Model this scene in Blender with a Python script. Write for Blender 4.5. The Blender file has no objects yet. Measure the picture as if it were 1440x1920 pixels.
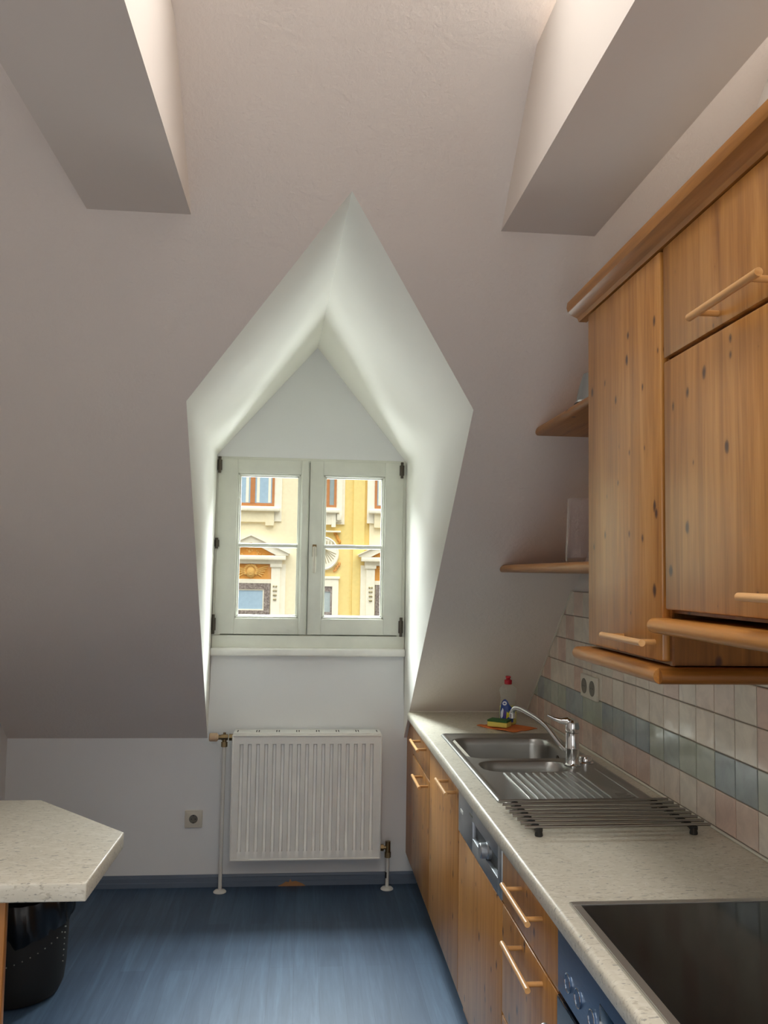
import bpy, bmesh, math, random
from mathutils import Vector, Matrix
random.seed(7)
S = bpy.context.scene
COL = S.collection
PI = math.pi

# ------------------------------------------------------------------ camera
EYE = 1.587
cam_d = bpy.data.cameras.new('camera'); cam = bpy.data.objects.new('camera', cam_d); COL.objects.link(cam)
cam_d.sensor_fit = 'HORIZONTAL'; cam_d.sensor_width = 36.0; cam_d.lens = 1606.8 * 36.0 / 1440.0
cam_d.clip_start = 0.02; cam_d.clip_end = 200
R_ = (0.99542, -0.09429, 0.01567); U_ = (-0.02241, -0.07083, 0.99724); F_ = (0.09292, 0.99302, 0.07262)
cam.matrix_world = Matrix(((R_[0], U_[0], -F_[0], 0), (R_[1], U_[1], -F_[1], 0), (R_[2], U_[2], -F_[2], EYE), (0, 0, 0, 1)))
S.camera = cam

# ------------------------------------------------------------------ daylight and exposure
ZEN, HOR = 11.5, 0.35                    # overcast sky: brighter overhead than at the horizon
w = bpy.data.worlds.new('world'); S.world = w; w.use_nodes = True
wt_ = w.node_tree; bg = wt_.nodes['Background']; bg.inputs['Color'].default_value = (1.0, 0.98, 0.94, 1)
wg = wt_.nodes.new('ShaderNodeTexCoord'); wsx = wt_.nodes.new('ShaderNodeSeparateXYZ'); wmr = wt_.nodes.new('ShaderNodeMapRange')
wt_.links.new(wg.outputs['Generated'], wsx.inputs[0]); wsq = wt_.nodes.new('ShaderNodeMath'); wsq.operation = 'POWER'; wsq.inputs[1].default_value = 2.4; wcl = wt_.nodes.new('ShaderNodeMath'); wcl.operation = 'MAXIMUM'; wcl.inputs[1].default_value = 0.0
wt_.links.new(wsx.outputs['Z'], wcl.inputs[0]); wt_.links.new(wcl.outputs[0], wsq.inputs[0]); wt_.links.new(wsq.outputs[0], wmr.inputs['Value'])
wmr.inputs['To Min'].default_value = HOR; wmr.inputs['To Max'].default_value = ZEN; wt_.links.new(wmr.outputs['Result'], bg.inputs['Strength'])
S.view_settings.view_transform = 'Standard'; S.view_settings.look = 'None'
S.view_settings.exposure = 0.0; S.view_settings.gamma = 1.0; S.view_settings.use_curve_mapping = False
S.cycles.max_bounces = 14; S.cycles.diffuse_bounces = 9; S.cycles.glossy_bounces = 6
S.cycles.transparent_max_bounces = 16; S.cycles.transmission_bounces = 10
S.cycles.caustics_reflective = False; S.cycles.caustics_refractive = False
S.cycles.sample_clamp_indirect = 6.0

T = 1.1788                              # roof slopes: run per rise
YRIDGE, ZRIDGE = 1.0, 3.727
def opp(y): return ZRIDGE - (YRIDGE - y) / T            # height of the opposite roof slope at a depth
def area(name, loc, target, sx, sy_, watt, col):
    l = bpy.data.lights.new(name, 'AREA'); l.shape = 'RECTANGLE'; l.size = sx; l.size_y = sy_; l.energy = watt; l.color = col
    o = bpy.data.objects.new(name, l); COL.objects.link(o); o.location = loc
    o.rotation_euler = (Vector(target) - Vector(loc)).to_track_quat('-Z', 'Y').to_euler()
# daylight through the roof window in the opposite slope, and daylight at the dormer window
SKX0, SKX1, SKY0, SKY1 = -0.45, 0.86, -0.65, 0.55
ym = (SKY0 + SKY1) / 2
area('dormer_sky_daylight', (0.04, 6.0, 3.35), (0.04, 3.9, 1.2), 2.4, 1.4, 1550, (.93, .98, 1.0))
area('dormer_street_daylight', (0.04, 9.0, -0.9), (0.04, 4.5, 1.7), 5.0, 1.6, 860, (.95, .98, 1.0))
# added fill lamp behind the viewer, in an unseen doorway made for it
DX0, DX1, DZ1 = -0.40, 0.55, 1.90
area('added_back_fill', ((DX0 + DX1) / 2, -1.06, DZ1 / 2), ((DX0 + DX1) / 2, 4.0, DZ1 / 2), DX1 - DX0, DZ1, 16, (.98, .98, .97))
# added fill lamp in an unseen roof window put in above the tie beams
WX0, WX1, WY0, WY1 = -0.25, 1.13, 1.12, 1.76
def near(y): return 0.737 + (4.525 - y) / T
wm = (WY0 + WY1) / 2
area('added_upper_fill', ((WX0 + WX1) / 2, wm + .05, near(wm) + .06), ((WX0 + WX1) / 2, wm + .05 - .647, near(wm) + .06 - .762), WX1 - WX0, (WY1 - WY0) * 1.3, 13, (1.0, .975, .95))

# ------------------------------------------------------------------ measures of the room
XL, XR, YB, YF = -1.455, 1.148, 4.525, -1.0
ZK, ZT = 0.737, 2.894                       # knee wall height, top of the tie beams
def sy(z): return YB - (z - ZK) * T         # the roof slope: depth at a height

# ------------------------------------------------------------------ mesh helpers
class B:
    def __init__(s): s.bm = bmesh.new()
    def box(s, x0, x1, y0, y1, z0, z1, bev=0.0, seg=2):
        t = bmesh.new()
        vs = [t.verts.new(p) for p in ((x0,y0,z0),(x1,y0,z0),(x1,y1,z0),(x0,y1,z0),(x0,y0,z1),(x1,y0,z1),(x1,y1,z1),(x0,y1,z1))]
        for f in ((0,3,2,1),(4,5,6,7),(0,1,5,4),(1,2,6,5),(2,3,7,6),(3,0,4,7)): t.faces.new([vs[i] for i in f])
        if bev: bmesh.ops.bevel(t, geom=t.edges[:], offset=bev, segments=seg, affect='EDGES', profile=0.5)
        s.add(t); return s
    def add(s, t, mat=None):
        if mat is not None: bmesh.ops.transform(t, matrix=mat, verts=t.verts)
        m = bpy.data.meshes.new('tmp'); t.to_mesh(m); t.free(); s.bm.from_mesh(m); bpy.data.meshes.remove(m)
    def poly(s, pts):
        s.bm.faces.new([s.bm.verts.new(p) for p in pts]); return s
    def prism(s, pts, axis, a0, a1, bev=0.0, seg=2):
        """2D outline swept along an axis. x: (y,z)  y: (x,z)  z: (x,y)"""
        t = bmesh.new()
        def P(p, a):
            return {'x': (a, p[0], p[1]), 'y': (p[0], a, p[1]), 'z': (p[0], p[1], a)}[axis]
        A = [t.verts.new(P(p, a0)) for p in pts]; C = [t.verts.new(P(p, a1)) for p in pts]
        n = len(pts)
        t.faces.new(A); t.faces.new(C[::-1])
        for i in range(n): t.faces.new((A[i], C[i], C[(i+1) % n], A[(i+1) % n]))
        bmesh.ops.recalc_face_normals(t, faces=t.faces)
        if bev: bmesh.ops.bevel(t, geom=t.edges[:], offset=bev, segments=seg, affect='EDGES', profile=0.5)
        s.add(t); return s
    def tube(s, pts, r, seg=14, caps=True):
        pts = [Vector(p) for p in pts]; n = len(pts)
        rs = r if isinstance(r, (list, tuple)) else [r] * n
        rings = []
        ref = None
        for i in range(n):
            d = (pts[min(i+1, n-1)] - pts[max(i-1, 0)]).normalized()
            if ref is None:
                ref = Vector((0, 0, 1)) if abs(d.z) < 0.9 else Vector((1, 0, 0))
            u = (ref - d * ref.dot(d)).normalized(); v = d.cross(u); ref = u
            rings.append([s.bm.verts.new(pts[i] + rs[i] * (math.cos(2*PI*k/seg) * u + math.sin(2*PI*k/seg) * v)) for k in range(seg)])
        for i in range(n - 1):
            for k in range(seg):
                s.bm.faces.new((rings[i][k], rings[i][(k+1) % seg], rings[i+1][(k+1) % seg], rings[i+1][k]))
        if caps: s.bm.faces.new(rings[0][::-1]); s.bm.faces.new(rings[-1])
        return s
    def rod(s, p0, p1, r, seg=14, rnd=0.0):
        """straight bar, ends rounded over rnd"""
        p0, p1 = Vector(p0), Vector(p1); d = (p1 - p0).normalized()
        if rnd <= 0: return s.tube([p0, p1], r, seg)
        P, Rr = [], []
        for k in range(4):
            a = k / 3 * PI / 2; P.append(p0 + d * rnd * (1 - math.sin(a))); Rr.append(max(r - rnd + rnd * math.sin(a) if rnd < r else r * math.sin(a), r * 0.25) if k else max(r - rnd, r * .3))
        P2 = [p1 - (p - p0) for p in P][::-1]
        return s.tube(P + P2, Rr + Rr[::-1], seg)
    def lathe(s, c, prof, seg=28, axis='z', sc=(1, 1)):
        rings = []
        for (r, h) in prof:
            ring = []
            for k in range(seg):
                a = 2*PI*k/seg; u, v = r*math.cos(a)*sc[0], r*math.sin(a)*sc[1]
                p = {'z': (u, v, h), 'y': (u, h, -v), 'x': (h, u, v)}[axis]
                ring.append(s.bm.verts.new((c[0]+p[0], c[1]+p[1], c[2]+p[2])))
            rings.append(ring)
        for i in range(len(rings)-1):
            for k in range(seg):
                s.bm.faces.new((rings[i][k], rings[i][(k+1) % seg], rings[i+1][(k+1) % seg], rings[i+1][k]))
        if prof[0][0] > 1e-6: s.bm.faces.new(rings[0][::-1])
        if prof[-1][0] > 1e-6: s.bm.faces.new(rings[-1])
        return s

def quadframe(b, x0, x1, y0, y1, z0, z1, w):
    b.box(x0, x1, y0, y0 + w, z0, z1); b.box(x0, x1, y1 - w, y1, z0, z1)
    b.box(x0, x0 + w, y0 + w, y1 - w, z0, z1); b.box(x1 - w, x1, y0 + w, y1 - w, z0, z1)
OFF = {}
def obj(name, b, m, parent=None, label=None, sharp=32, recalc=True):
    bm = b.bm
    bmesh.ops.remove_doubles(bm, verts=bm.verts, dist=1e-6)
    if recalc: bmesh.ops.recalc_face_normals(bm, faces=bm.faces)
    L = math.radians(sharp)
    for f in bm.faces: f.smooth = True
    for e in bm.edges:
        if len(e.link_faces) != 2 or e.calc_face_angle(0) > L: e.smooth = False
    off = OFF.get(parent.name, Vector()) if parent else Vector()
    if parent:
        for v in bm.verts: v.co -= off
    me = bpy.data.meshes.new(name); bm.to_mesh(me); bm.free()
    for mm in (m if isinstance(m, (list, tuple)) else [m]): me.materials.append(mm)
    o = bpy.data.objects.new(name, me); COL.objects.link(o)
    if parent: o.parent = parent; OFF[o.name] = off
    else: OFF[o.name] = Vector()
    if label: o['label'] = label
    return o
def thing(name, label, cat, loc, group=None):
    o = bpy.data.objects.new(name, None); COL.objects.link(o); o.location = loc
    o.empty_display_size = 0.05
    o['label'] = label; o['category'] = cat
    if group: o['group'] = group
    OFF[o.name] = Vector(loc)
    return o
def tag(o, label, cat, group=None):
    o['label'] = label; o['category'] = cat
    if group: o['group'] = group
    return o
def struct(name, b, m, parent=None, label=None, **k):
    o = obj(name, b, m, parent, **k)
    if not parent: o['kind'] = 'structure'
    if label: o['label'] = label
    return o

# ------------------------------------------------------------------ materials
def srgb(h):
    if isinstance(h, str):
        h = h.lstrip('#'); c = [int(h[i:i+2], 16) / 255 for i in (0, 2, 4)]
    else: c = [v / 255 for v in h]
    return tuple((v / 12.92 if v <= 0.04045 else ((v + 0.055) / 1.055) ** 2.4) for v in c) + (1.0,)
class NT:
    def __init__(s, name):
        s.m = bpy.data.materials.new(name); s.m.use_nodes = True; s.t = s.m.node_tree; s.n = s.t.nodes
        s.p = s.n['Principled BSDF']
    def add(s, typ, **k):
        n = s.n.new(typ)
        for a, v in k.items():
            if a.startswith('i_'):
                n.inputs[a[2:].replace('_', ' ')].default_value = v
            else: setattr(n, a, v)
        return n
    def link(s, a, b): s.t.links.new(a, b)
    def pos(s, scale=(1, 1, 1), loc=(0, 0, 0), rot=(0, 0, 0)):
        g = s.add('ShaderNodeNewGeometry'); m = s.add('ShaderNodeMapping')
        m.inputs['Scale'].default_value = scale; m.inputs['Location'].default_value = loc; m.inputs['Rotation'].default_value = rot
        s.link(g.outputs['Position'], m.inputs['Vector']); return m.outputs['Vector']
    def noise(s, vec, scale=1.0, detail=4.0, rough=0.55, dist=0.0):
        n = s.add('ShaderNodeTexNoise'); n.inputs['Scale'].default_value = scale; n.inputs['Detail'].default_value = detail
        n.inputs['Roughness'].default_value = rough; n.inputs['Distortion'].default_value = dist
        s.link(vec, n.inputs['Vector']); return n.outputs['Fac']
    def ramp(s, fac, stops, interp='LINEAR'):
        r = s.add('ShaderNodeValToRGB'); r.color_ramp.interpolation = interp
        e = r.color_ramp.elements
        while len(e) < len(stops): e.new(0.5)
        for el, (p, c) in zip(e, stops): el.position = p; el.color = c if len(c) == 4 else tuple(c) + (1,)
        s.link(fac, r.inputs['Fac']); return r.outputs['Color']
    def mix(s, fac, a, b, mode='MIX'):
        m = s.add('ShaderNodeMix', data_type='RGBA', blend_type=mode)
        for k, v in (('Factor', fac), ('A', a), ('B', b)):
            sock = [i for i in m.inputs if i.name == k and (i.type == 'RGBA' if k != 'Factor' else i.type == 'VALUE')][0]
            if hasattr(v, 'links'): s.link(v, sock)
            else: sock.default_value = v
        return [o for o in m.outputs if o.type == 'RGBA'][0]
    def math(s, op, a, b=None):
        m = s.add('ShaderNodeMath', operation=op)
        for i, v in enumerate((a, b)):
            if v is None: continue
            if hasattr(v, 'links'): s.link(v, m.inputs[i])
            else: m.inputs[i].default_value = v
        return m.outputs[0]
    def bump(s, h, strength=0.2, dist=0.01):
        b = s.add('ShaderNodeBump'); b.inputs['Strength'].default_value = strength; b.inputs['Distance'].default_value = dist
        s.link(h, b.inputs['Height']); s.link(b.outputs['Normal'], s.p.inputs['Normal'])
    def set(s, **k):
        for a, v in k.items():
            sock = s.p.inputs[a.replace('_', ' ')]
            if hasattr(v, 'links'): s.link(v, sock)
            else: sock.default_value = v
        return s

def plain(name, col, rough=0.5, metal=0.0, **k):
    t = NT(name)
    v = t.pos((1, 1, 1)); n = t.noise(v, 9, 3)
    c = srgb(col); d = tuple(x * 0.93 for x in c[:3]) + (1,)
    t.set(Base_Color=t.ramp(n, [(0.35, d), (0.65, c)]), Roughness=rough, Metallic=metal, **k)
    return t.m
def paint(name, col, grain=0.0, rough=0.85):
    t = NT(name); v = t.pos()
    c = srgb(col); d = tuple(x * 0.965 for x in c[:3]) + (1,)
    n = t.noise(v, 1.6, 3)
    t.set(Base_Color=t.ramp(n, [(0.3, d), (0.7, c)]), Roughness=rough)
    t.p.inputs['Specular IOR Level'].default_value = 0.25
    f = t.noise(v, 130, 4, 0.6)
    if grain:
        g = t.noise(v, 55, 3, 0.6)
        h = t.math('ADD', t.math('MULTIPLY', f, 0.35), g)
        t.bump(h, grain, 0.01)
    else: t.bump(f, 0.05, 0.004)
    return t.m
def pine(name, axis, light, mid, dark, rough=0.36, knots=True, seed=0.0, coat=0.0, crough=0.3):
    """varnished pine; axis = direction of the grain"""
    t = NT(name)
    sc = {'z': (1, 1, 0.055), 'y': (1, 0.055, 1), 'x': (0.055, 1, 1)}[axis]
    v = t.pos(sc, loc=(seed, seed * 1.7, seed * 0.6))
    g1 = t.noise(v, 34, 4, 0.6, 0.6)
    g2 = t.noise(v, 150, 3, 0.6)
    g0 = t.noise(v, 7, 2, 0.5, 0.3)
    f = t.math('ADD', t.math('MULTIPLY', g1, 0.62), t.math('ADD', t.math('MULTIPLY', g2, 0.2), t.math('MULTIPLY', g0, 0.25)))
    col = t.ramp(f, [(0.36, srgb(dark)), (0.53, srgb(mid)), (0.68, srgb(light))])
    h = f
    if knots:
        g = t.add('ShaderNodeNewGeometry'); sp = t.add('ShaderNodeSeparateXYZ'); t.link(g.outputs['Position'], sp.inputs[0])
        a_, c_, l_ = {'z': ('X', 'Y', 'Z'), 'y': ('X', 'Z', 'Y'), 'x': ('Y', 'Z', 'X')}[axis]
        cb = t.add('ShaderNodeCombineXYZ')
        t.link(t.math('ADD', t.math('ADD', sp.outputs[a_], sp.outputs[c_]), seed), cb.inputs['X']); t.link(t.math('MULTIPLY', sp.outputs[l_], 0.62), cb.inputs['Y'])
        wob = t.noise(cb.outputs[0], 40, 2)
        vo = t.add('ShaderNodeTexVoronoi', feature='F1', voronoi_dimensions='2D'); vo.inputs['Scale'].default_value = 13.0; vo.inputs['Randomness'].default_value = 1.0
        t.link(cb.outputs[0], vo.inputs['Vector'])
        sepc = t.add('ShaderNodeSeparateColor'); t.link(vo.outputs['Color'], sepc.inputs['Color'])
        size = t.math('MULTIPLY', t.math('SUBTRACT', sepc.outputs[0], 0.36), 0.20)      # only some cells grow a knot
        dd = t.math('ADD', vo.outputs['Distance'], t.math('MULTIPLY', t.math('SUBTRACT', wob, 0.5), 0.12))
        k = t.math('SUBTRACT', size, dd)
        kf = t.ramp(k, [(0.0, (0, 0, 0)), (0.022, (0.5, 0.5, 0.5)), (0.07, (1, 1, 1))])
        halo = t.ramp(t.math('ADD', k, 0.06), [(0.0, (0, 0, 0)), (0.09, (1, 1, 1))])
        col = t.mix(t.math('MULTIPLY', halo, 0.35), col, srgb(dark))
        col = t.mix(kf, col, srgb('#4a2c1c'))
    t.set(Base_Color=col, Roughness=rough)
    t.p.inputs['Specular IOR Level'].default_value = 0.25; t.p.inputs['Coat IOR'].default_value = 1.65
    t.p.inputs['Coat Weight'].default_value = coat; t.p.inputs['Coat Roughness'].default_value = crough
    t.bump(h, 0.12, 0.004)
    return t.m
def laminate(name):
    t = NT(name); v = t.pos()
    a = t.noise(v, 5, 3); b = t.noise(t.pos((0.5, 1.2, 1.2)), 135, 2, 0.5, 0.5); c2 = t.noise(t.pos((0.6, 1.3, 1.3), loc=(3, 1, 2)), 60, 2, 0.5, 0.8)
    base = t.ramp(a, [(0.3, srgb('#c3bdad')), (0.7, srgb('#cdc7b7'))])
    l = t.ramp(c2, [(0.52, (0, 0, 0)), (0.62, (1, 1, 1))]); base = t.mix(t.math('MULTIPLY', l, 0.4), base, srgb('#dcd8cc'))
    s = t.ramp(b, [(0.60, (0, 0, 0)), (0.66, (1, 1, 1))])
    col = t.mix(t.math('MULTIPLY', s, 0.5), base, srgb('#978d7a'))
    s2 = t.ramp(t.noise(t.pos((0.5, 1.3, 1.3), loc=(7, 5, 1)), 105, 2, 0.5, 0.5), [(0.64, (0, 0, 0)), (0.68, (1, 1, 1))])
    col = t.mix(t.math('MULTIPLY', s2, 0.75), col, srgb('#7f7d78'))
    t.set(Base_Color=col, Roughness=0.33); t.bump(t.noise(v, 260, 2), 0.05, 0.002)
    return t.m
def vinyl(name):
    t = NT(name)
    v = t.pos((1, 0.07, 1), rot=(0, 0, math.radians(0)))
    g = t.noise(v, 16, 5, 0.6, 1.4); g2 = t.noise(v, 90, 3, 0.6, 0.5)
    f = t.math('ADD', t.math('MULTIPLY', g, 0.75), t.math('MULTIPLY', g2, 0.25))
    br = t.add('ShaderNodeTexBrick'); br.offset = 0.37; br.inputs['Scale'].default_value = 1.0
    br.inputs['Brick Width'].default_value = 1.2; br.inputs['Row Height'].default_value = 0.098; br.inputs['Mortar Size'].default_value = 0.0006
    br.inputs['Color1'].default_value = (0.2, 0.2, 0.2, 1); br.inputs['Color2'].default_value = (0.8, 0.8, 0.8, 1); br.inputs['Mortar'].default_value = (0, 0, 0, 1)
    t.link(t.pos(rot=(0, 0, PI / 2)), br.inputs['Vector'])
    col = t.ramp(f, [(0.28, srgb('#32455a')), (0.5, srgb('#3d526a')), (0.72, srgb('#4d637b'))])
    tint = t.ramp(br.outputs['Color'], [(0.0, srgb('#5c6a7c')), (0.2, srgb('#c4ccd8')), (0.8, srgb('#ffffff'))])
    col = t.mix(0.6, col, t.mix(1.0, col, tint, 'MULTIPLY'))
    t.set(Base_Color=col, Roughness=0.55); t.bump(f, 0.05, 0.003)
    return t.m
def steel(name, col='#b9b9b7', rough=0.3, axis=(1, 1, 1)):
    t = NT(name); n = t.noise(t.pos(axis), 240, 3)
    r = t.add('ShaderNodeMapRange'); r.inputs['To Min'].default_value = rough - 0.06; r.inputs['To Max'].default_value = rough + 0.08
    t.link(n, r.inputs['Value'])
    t.set(Base_Color=srgb(col), Metallic=1.0, Roughness=r.outputs['Result']); t.bump(n, 0.015, 0.001)
    return t.m
def pane(name, tint=(1, 1, 1, 1), gloss=0.05):
    t = NT(name); t.n.remove(t.p)
    tr = t.add('ShaderNodeBsdfTransparent'); tr.inputs['Color'].default_value = tint
    gl = t.add('ShaderNodeBsdfGlossy'); gl.inputs['Roughness'].default_value = 0.02
    fr = t.add('ShaderNodeFresnel'); fr.inputs['IOR'].default_value = 1.3
    mx = t.add('ShaderNodeMixShader'); gg = t.add('ShaderNodeNewGeometry'); t.link(t.math('MULTIPLY', fr.outputs[0], t.math('SUBTRACT', 1.0, gg.outputs['Backfacing'])), mx.inputs[0]); t.link(tr.outputs[0], mx.inputs[1]); t.link(gl.outputs[0], mx.inputs[2])
    t.link(mx.outputs[0], t.n['Material Output'].inputs['Surface'])
    return t.m
def clear(name, tint, haze):
    m = pane(name, tint); n = m.node_tree.nodes; l = m.node_tree.links
    out = n['Material Output']; src = out.inputs['Surface'].links[0].from_socket
    d = n.new('ShaderNodeBsdfDiffuse'); d.inputs['Color'].default_value = (.85, .82, .82, 1)
    mx = n.new('ShaderNodeMixShader'); mx.inputs[0].default_value = haze
    l.new(src, mx.inputs[1]); l.new(d.outputs[0], mx.inputs[2]); l.new(mx.outputs[0], out.inputs['Surface'])
    for q in n:
        if q.type == 'FRESNEL': q.inputs['IOR'].default_value = 1.5
    return m
def liquid(name, col, rough=0.03, ior=1.4):
    t = NT(name); t.set(Base_Color=srgb(col), Roughness=rough, IOR=ior); t.p.inputs['Transmission Weight'].default_value = 0.35
    return t.m

M = {}
M['wall'] = paint('wall_paint', '#e5e2df', 0.0)
M['knee'] = paint('knee_wall_paint', '#e9eaeb', 0.0)
M['slope'] = paint('woodchip_paint', '#e6ddd6', 0.22)
M['dormer'] = paint('dormer_paint', '#f3f1ea', 0.0)
M['beam'] = paint('beam_paint', '#e0d6ce', 0.0)
M['door'] = pine('pine_door', 'z', '#c28b4a', '#ae7637', '#8d5925', seed=1.0, coat=0.45, crough=.27)
M['panel'] = pine('pine_panel', 'z', '#b1783c', '#a0662d', '#834f1f', seed=4.0)
M['panel_shaded'] = pine('shaded_pine_panel', 'z', '#93622e', '#825323', '#683f18', seed=8.0)  # wall cabinet carcass pine, shade put into the colours
M['rail_y'] = pine('pine_moulding_long', 'y', '#bb8343', '#aa7134', '#8d5a26', knots=False, seed=2.0, coat=0.15, rough=0.34)
M['rail_x_shaded'] = pine('shaded_pine_moulding_cross', 'x', '#8f5c29', '#7a4b1c', '#613914', knots=False, seed=3.0, coat=0.2)  # cross moulding pine, darkened to paint in its shade
M['shelf'] = pine('pine_shelf', 'y', '#bb8343', '#aa7134', '#8d5a26', seed=5.0, coat=0.2)
M['handle'] = pine('beech_handle', 'y', '#dcae78', '#d09e66', '#c08c54', knots=False, seed=6.0, coat=0.3, rough=0.3)
M['handle_x'] = pine('beech_handle_post', 'x', '#d0a069', '#c18f56', '#a8743e', knots=False, seed=6.0, coat=0.3, rough=0.3)
M['laminate'] = laminate('speckled_laminate')
M['floor'] = vinyl('blue_plank_vinyl')
M['steel'] = steel('sink_steel', '#a9a8a4', 0.3)
M['steel_soft'] = steel('brushed_appliance_steel', '#b4b8bd', 0.42, (1, .1, 1))
M['oven_steel'] = steel('blue_tinted_steel', '#6f88a8', 0.42, (1, .1, 1))
M['rim_steel'] = steel('satin_rim_steel', '#cfcdc8', 0.4)
M['chrome'] = steel('chrome', '#dcdcdc', 0.08)
M['rackrod'] = steel('rack_steel', '#a09c96', 0.3)
M['brass'] = steel('old_brass', '#8f7a5a', 0.4)
M['dark_metal'] = steel('dark_hinge_metal', '#5a544c', 0.42)
M['white_metal'] = plain('radiator_enamel', '#f0efea', 0.32)
M['window_paint'] = plain('window_lacquer', '#dfe0d6', 0.4)
M['pipe'] = plain('pipe_enamel', '#dedcd6', 0.4)
M['plastic'] = plain('socket_plastic', '#d8d2c4', 0.4)
M['plastic_dark'] = plain('socket_recess', '#6f6a60', 0.5)
M['black'] = plain('black_rubber', '#1c1b1a', 0.5)
M['blackglass'] = plain('black_ceramic_glass', '#0b0a09', 0.10)
M['bin'] = plain('bin_leatherette', '#201f1c', 0.6)
M['bag'] = plain('black_plastic_bag', '#0c0c0c', 0.28)
M['stud'] = plain('pale_stitch', '#8b8b84', 0.5)
M['baseboard'] = plain('blue_grey_skirting', '#5f6c7e', 0.4)
M['rawwood'] = plain('bare_wood_filler', '#a77a52', 0.7)
M['knobwood'] = plain('yellowed_valve_head', '#cdb090', 0.5)
M['grout'] = plain('grout', '#857c70', 0.8)
M['sealant'] = plain('white_sealant', '#dcd8cc', 0.35)
M['pane'] = pane('window_pane', (.85, .87, .86, 1))
M['clear'] = clear('clear_glass', (0.97, 0.955, 0.96, 1), 0.05)
M['cloth'] = plain('orange_cloth', '#d9783a', 0.85)
M['sponge'] = plain('yellow_sponge', '#e8d66a', 0.9)
M['scour'] = plain('green_scourer', '#3f6a38', 0.95)
M['red'] = plain('red_cap', '#b3122a', 0.35)
M['soap'] = liquid('yellow_detergent', '#e6df3c')
M['bottle'] = clear('clear_bottle_plastic', (0.93, 0.95, 0.925, 1), 0.13)
M['label_blue'] = plain('label_blue', '#22418f', 0.35)
M['label_white'] = plain('label_white', '#e8eaf4', 0.4)
M['label_yellow'] = plain('label_yellow', '#e3d530', 0.4)
M['label_violet'] = plain('label_violet', '#5a3f9c', 0.4)
M['label_green'] = plain('label_green', '#3f7a3a', 0.4)
M['grey_item'] = plain('grey_plastic', '#8d9090', 0.4)
M['recess_grey'] = plain('recess_grey', '#4f5254', 0.5)
M['top_toned'] = plain('bounce_toned_cabinet_top', '#8f867a', 0.8)  # unseen cabinet tops, grey picked to cut light bounced onto the beam
M['display'] = plain('display_blue', '#16344e', 0.15)
M['oven_glass'] = plain('oven_door_glass', '#0d1420', 0.08)

def tile_glaze():
    t = NT('tile_glaze')
    a = t.add('ShaderNodeAttribute'); a.attribute_name = 'glaze'
    n = t.noise(t.pos(), 13, 4, 0.6, 0.8)
    dk = t.mix(1.0, a.outputs['Color'], (0.86, 0.86, 0.87, 1), 'MULTIPLY')
    t.set(Base_Color=t.mix(t.ramp(n, [(0.4, (0, 0, 0)), (0.62, (1, 1, 1))]), dk, a.outputs['Color']), Roughness=0.13)
    t.p.inputs['Specular IOR Level'].default_value = 0.6
    t.bump(t.noise(t.pos(), 9, 2), 0.22, 0.012)
    return t.m
M['tile'] = tile_glaze()

# ------------------------------------------------------------------ room shell
b = B(); b.box(XL - .1, XR + .1, YF - .1, YB + .05, -0.1, 0.0); struct('floor', b, M['floor'])
# dormer corners: on the slope and on the window wall
AP, LT, RT = (0.112, sy(2.637), 2.637), (-0.397, sy(2.150), 2.150), (0.569, sy(2.153), 2.153)
BL, BR = (-0.466, YB, ZK), (0.546, YB, ZK)
WA, WL, WR = (0.054, YB, 2.791), (-0.458, YB, 2.201), (0.540, YB, 2.184)
# knee wall and the wall of the dormer (window between)
b = B()
b.poly([(XL, YB, 0), (XR + .02, YB, 0), (XR + .02, YB, ZK), BR, (.540, YB, 1.20), (-.459, YB, 1.195), BL, (XL, YB, ZK)])
b.poly([(-.458, YB, 2.180), (.540, YB, 2.178), WR, WA, WL])
o = struct('wall_back', b, M['knee'], recalc=False)
# slope with the dormer opening
b = B()
out = [(XL, YB, ZK), BL, LT, AP, RT, BR, (XR + .02, YB, ZK), (XR + .02, WY1, near(WY1)), (XL, WY1, near(WY1))]
b.poly(out); bmesh.ops.triangulate(b.bm, faces=b.bm.faces[:])
for (x0, x1, y0, y1) in ((XL, WX0, YRIDGE, WY1), (WX1, XR + .02, YRIDGE, WY1), (WX0, WX1, YRIDGE, WY0)): b.poly([(x0, y1, near(y1)), (x1, y1, near(y1)), (x1, y0, near(y0)), (x0, y0, near(y0))])
struct('wall_slope', b, M['slope'], recalc=False)
b = B()
b.poly([LT, BL, WL]); b.poly([RT, WR, BR]); b.poly([AP, LT, WL, WA]); b.poly([AP, WA, WR, RT])
struct('wall_dormer', b, M['dormer'], sharp=80, recalc=False)
# outer skin of the dormer and roof (keeps daylight out of the joints)
b = B()
def outp(p, dx, dz): return (p[0] + dx, p[1], p[2] + dz)
oL, oR, oA = (-.56, sy(2.24) + .02, 2.24), (.68, sy(2.24) + .02, 2.24), (.09, sy(2.86) + .02, 2.86)
qL, qR, qA = (-.56, YB + .14, 2.24), (.68, YB + .14, 2.24), (.055, YB + .14, 2.86)
b.poly([oL, qL, qA, oA]); b.poly([oA, qA, qR, oR]); b.poly([(-.56, YB + .14, .60), qL, oL, (-.56, YB + .02, ZK)]); b.poly([(.68, YB + .14, .60), (.68, YB + .02, ZK), oR, qR])
b.poly([(-.56, YB + .14, 2.17), (.68, YB + .14, 2.17), qR, qA, qL])
for (x0, x1, z0, z1) in ((-2.0, 1.7, -3, 1.21), (-2.0, -.445, 1.21, 2.17), (.53, 1.7, 1.21, 2.17)): b.poly([(x0, YB + .14, z0), (x1, YB + .14, z0), (x1, YB + .14, z1), (x0, YB + .14, z1)])
struct('wall_outer', b, M['wall'], recalc=False)
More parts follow.
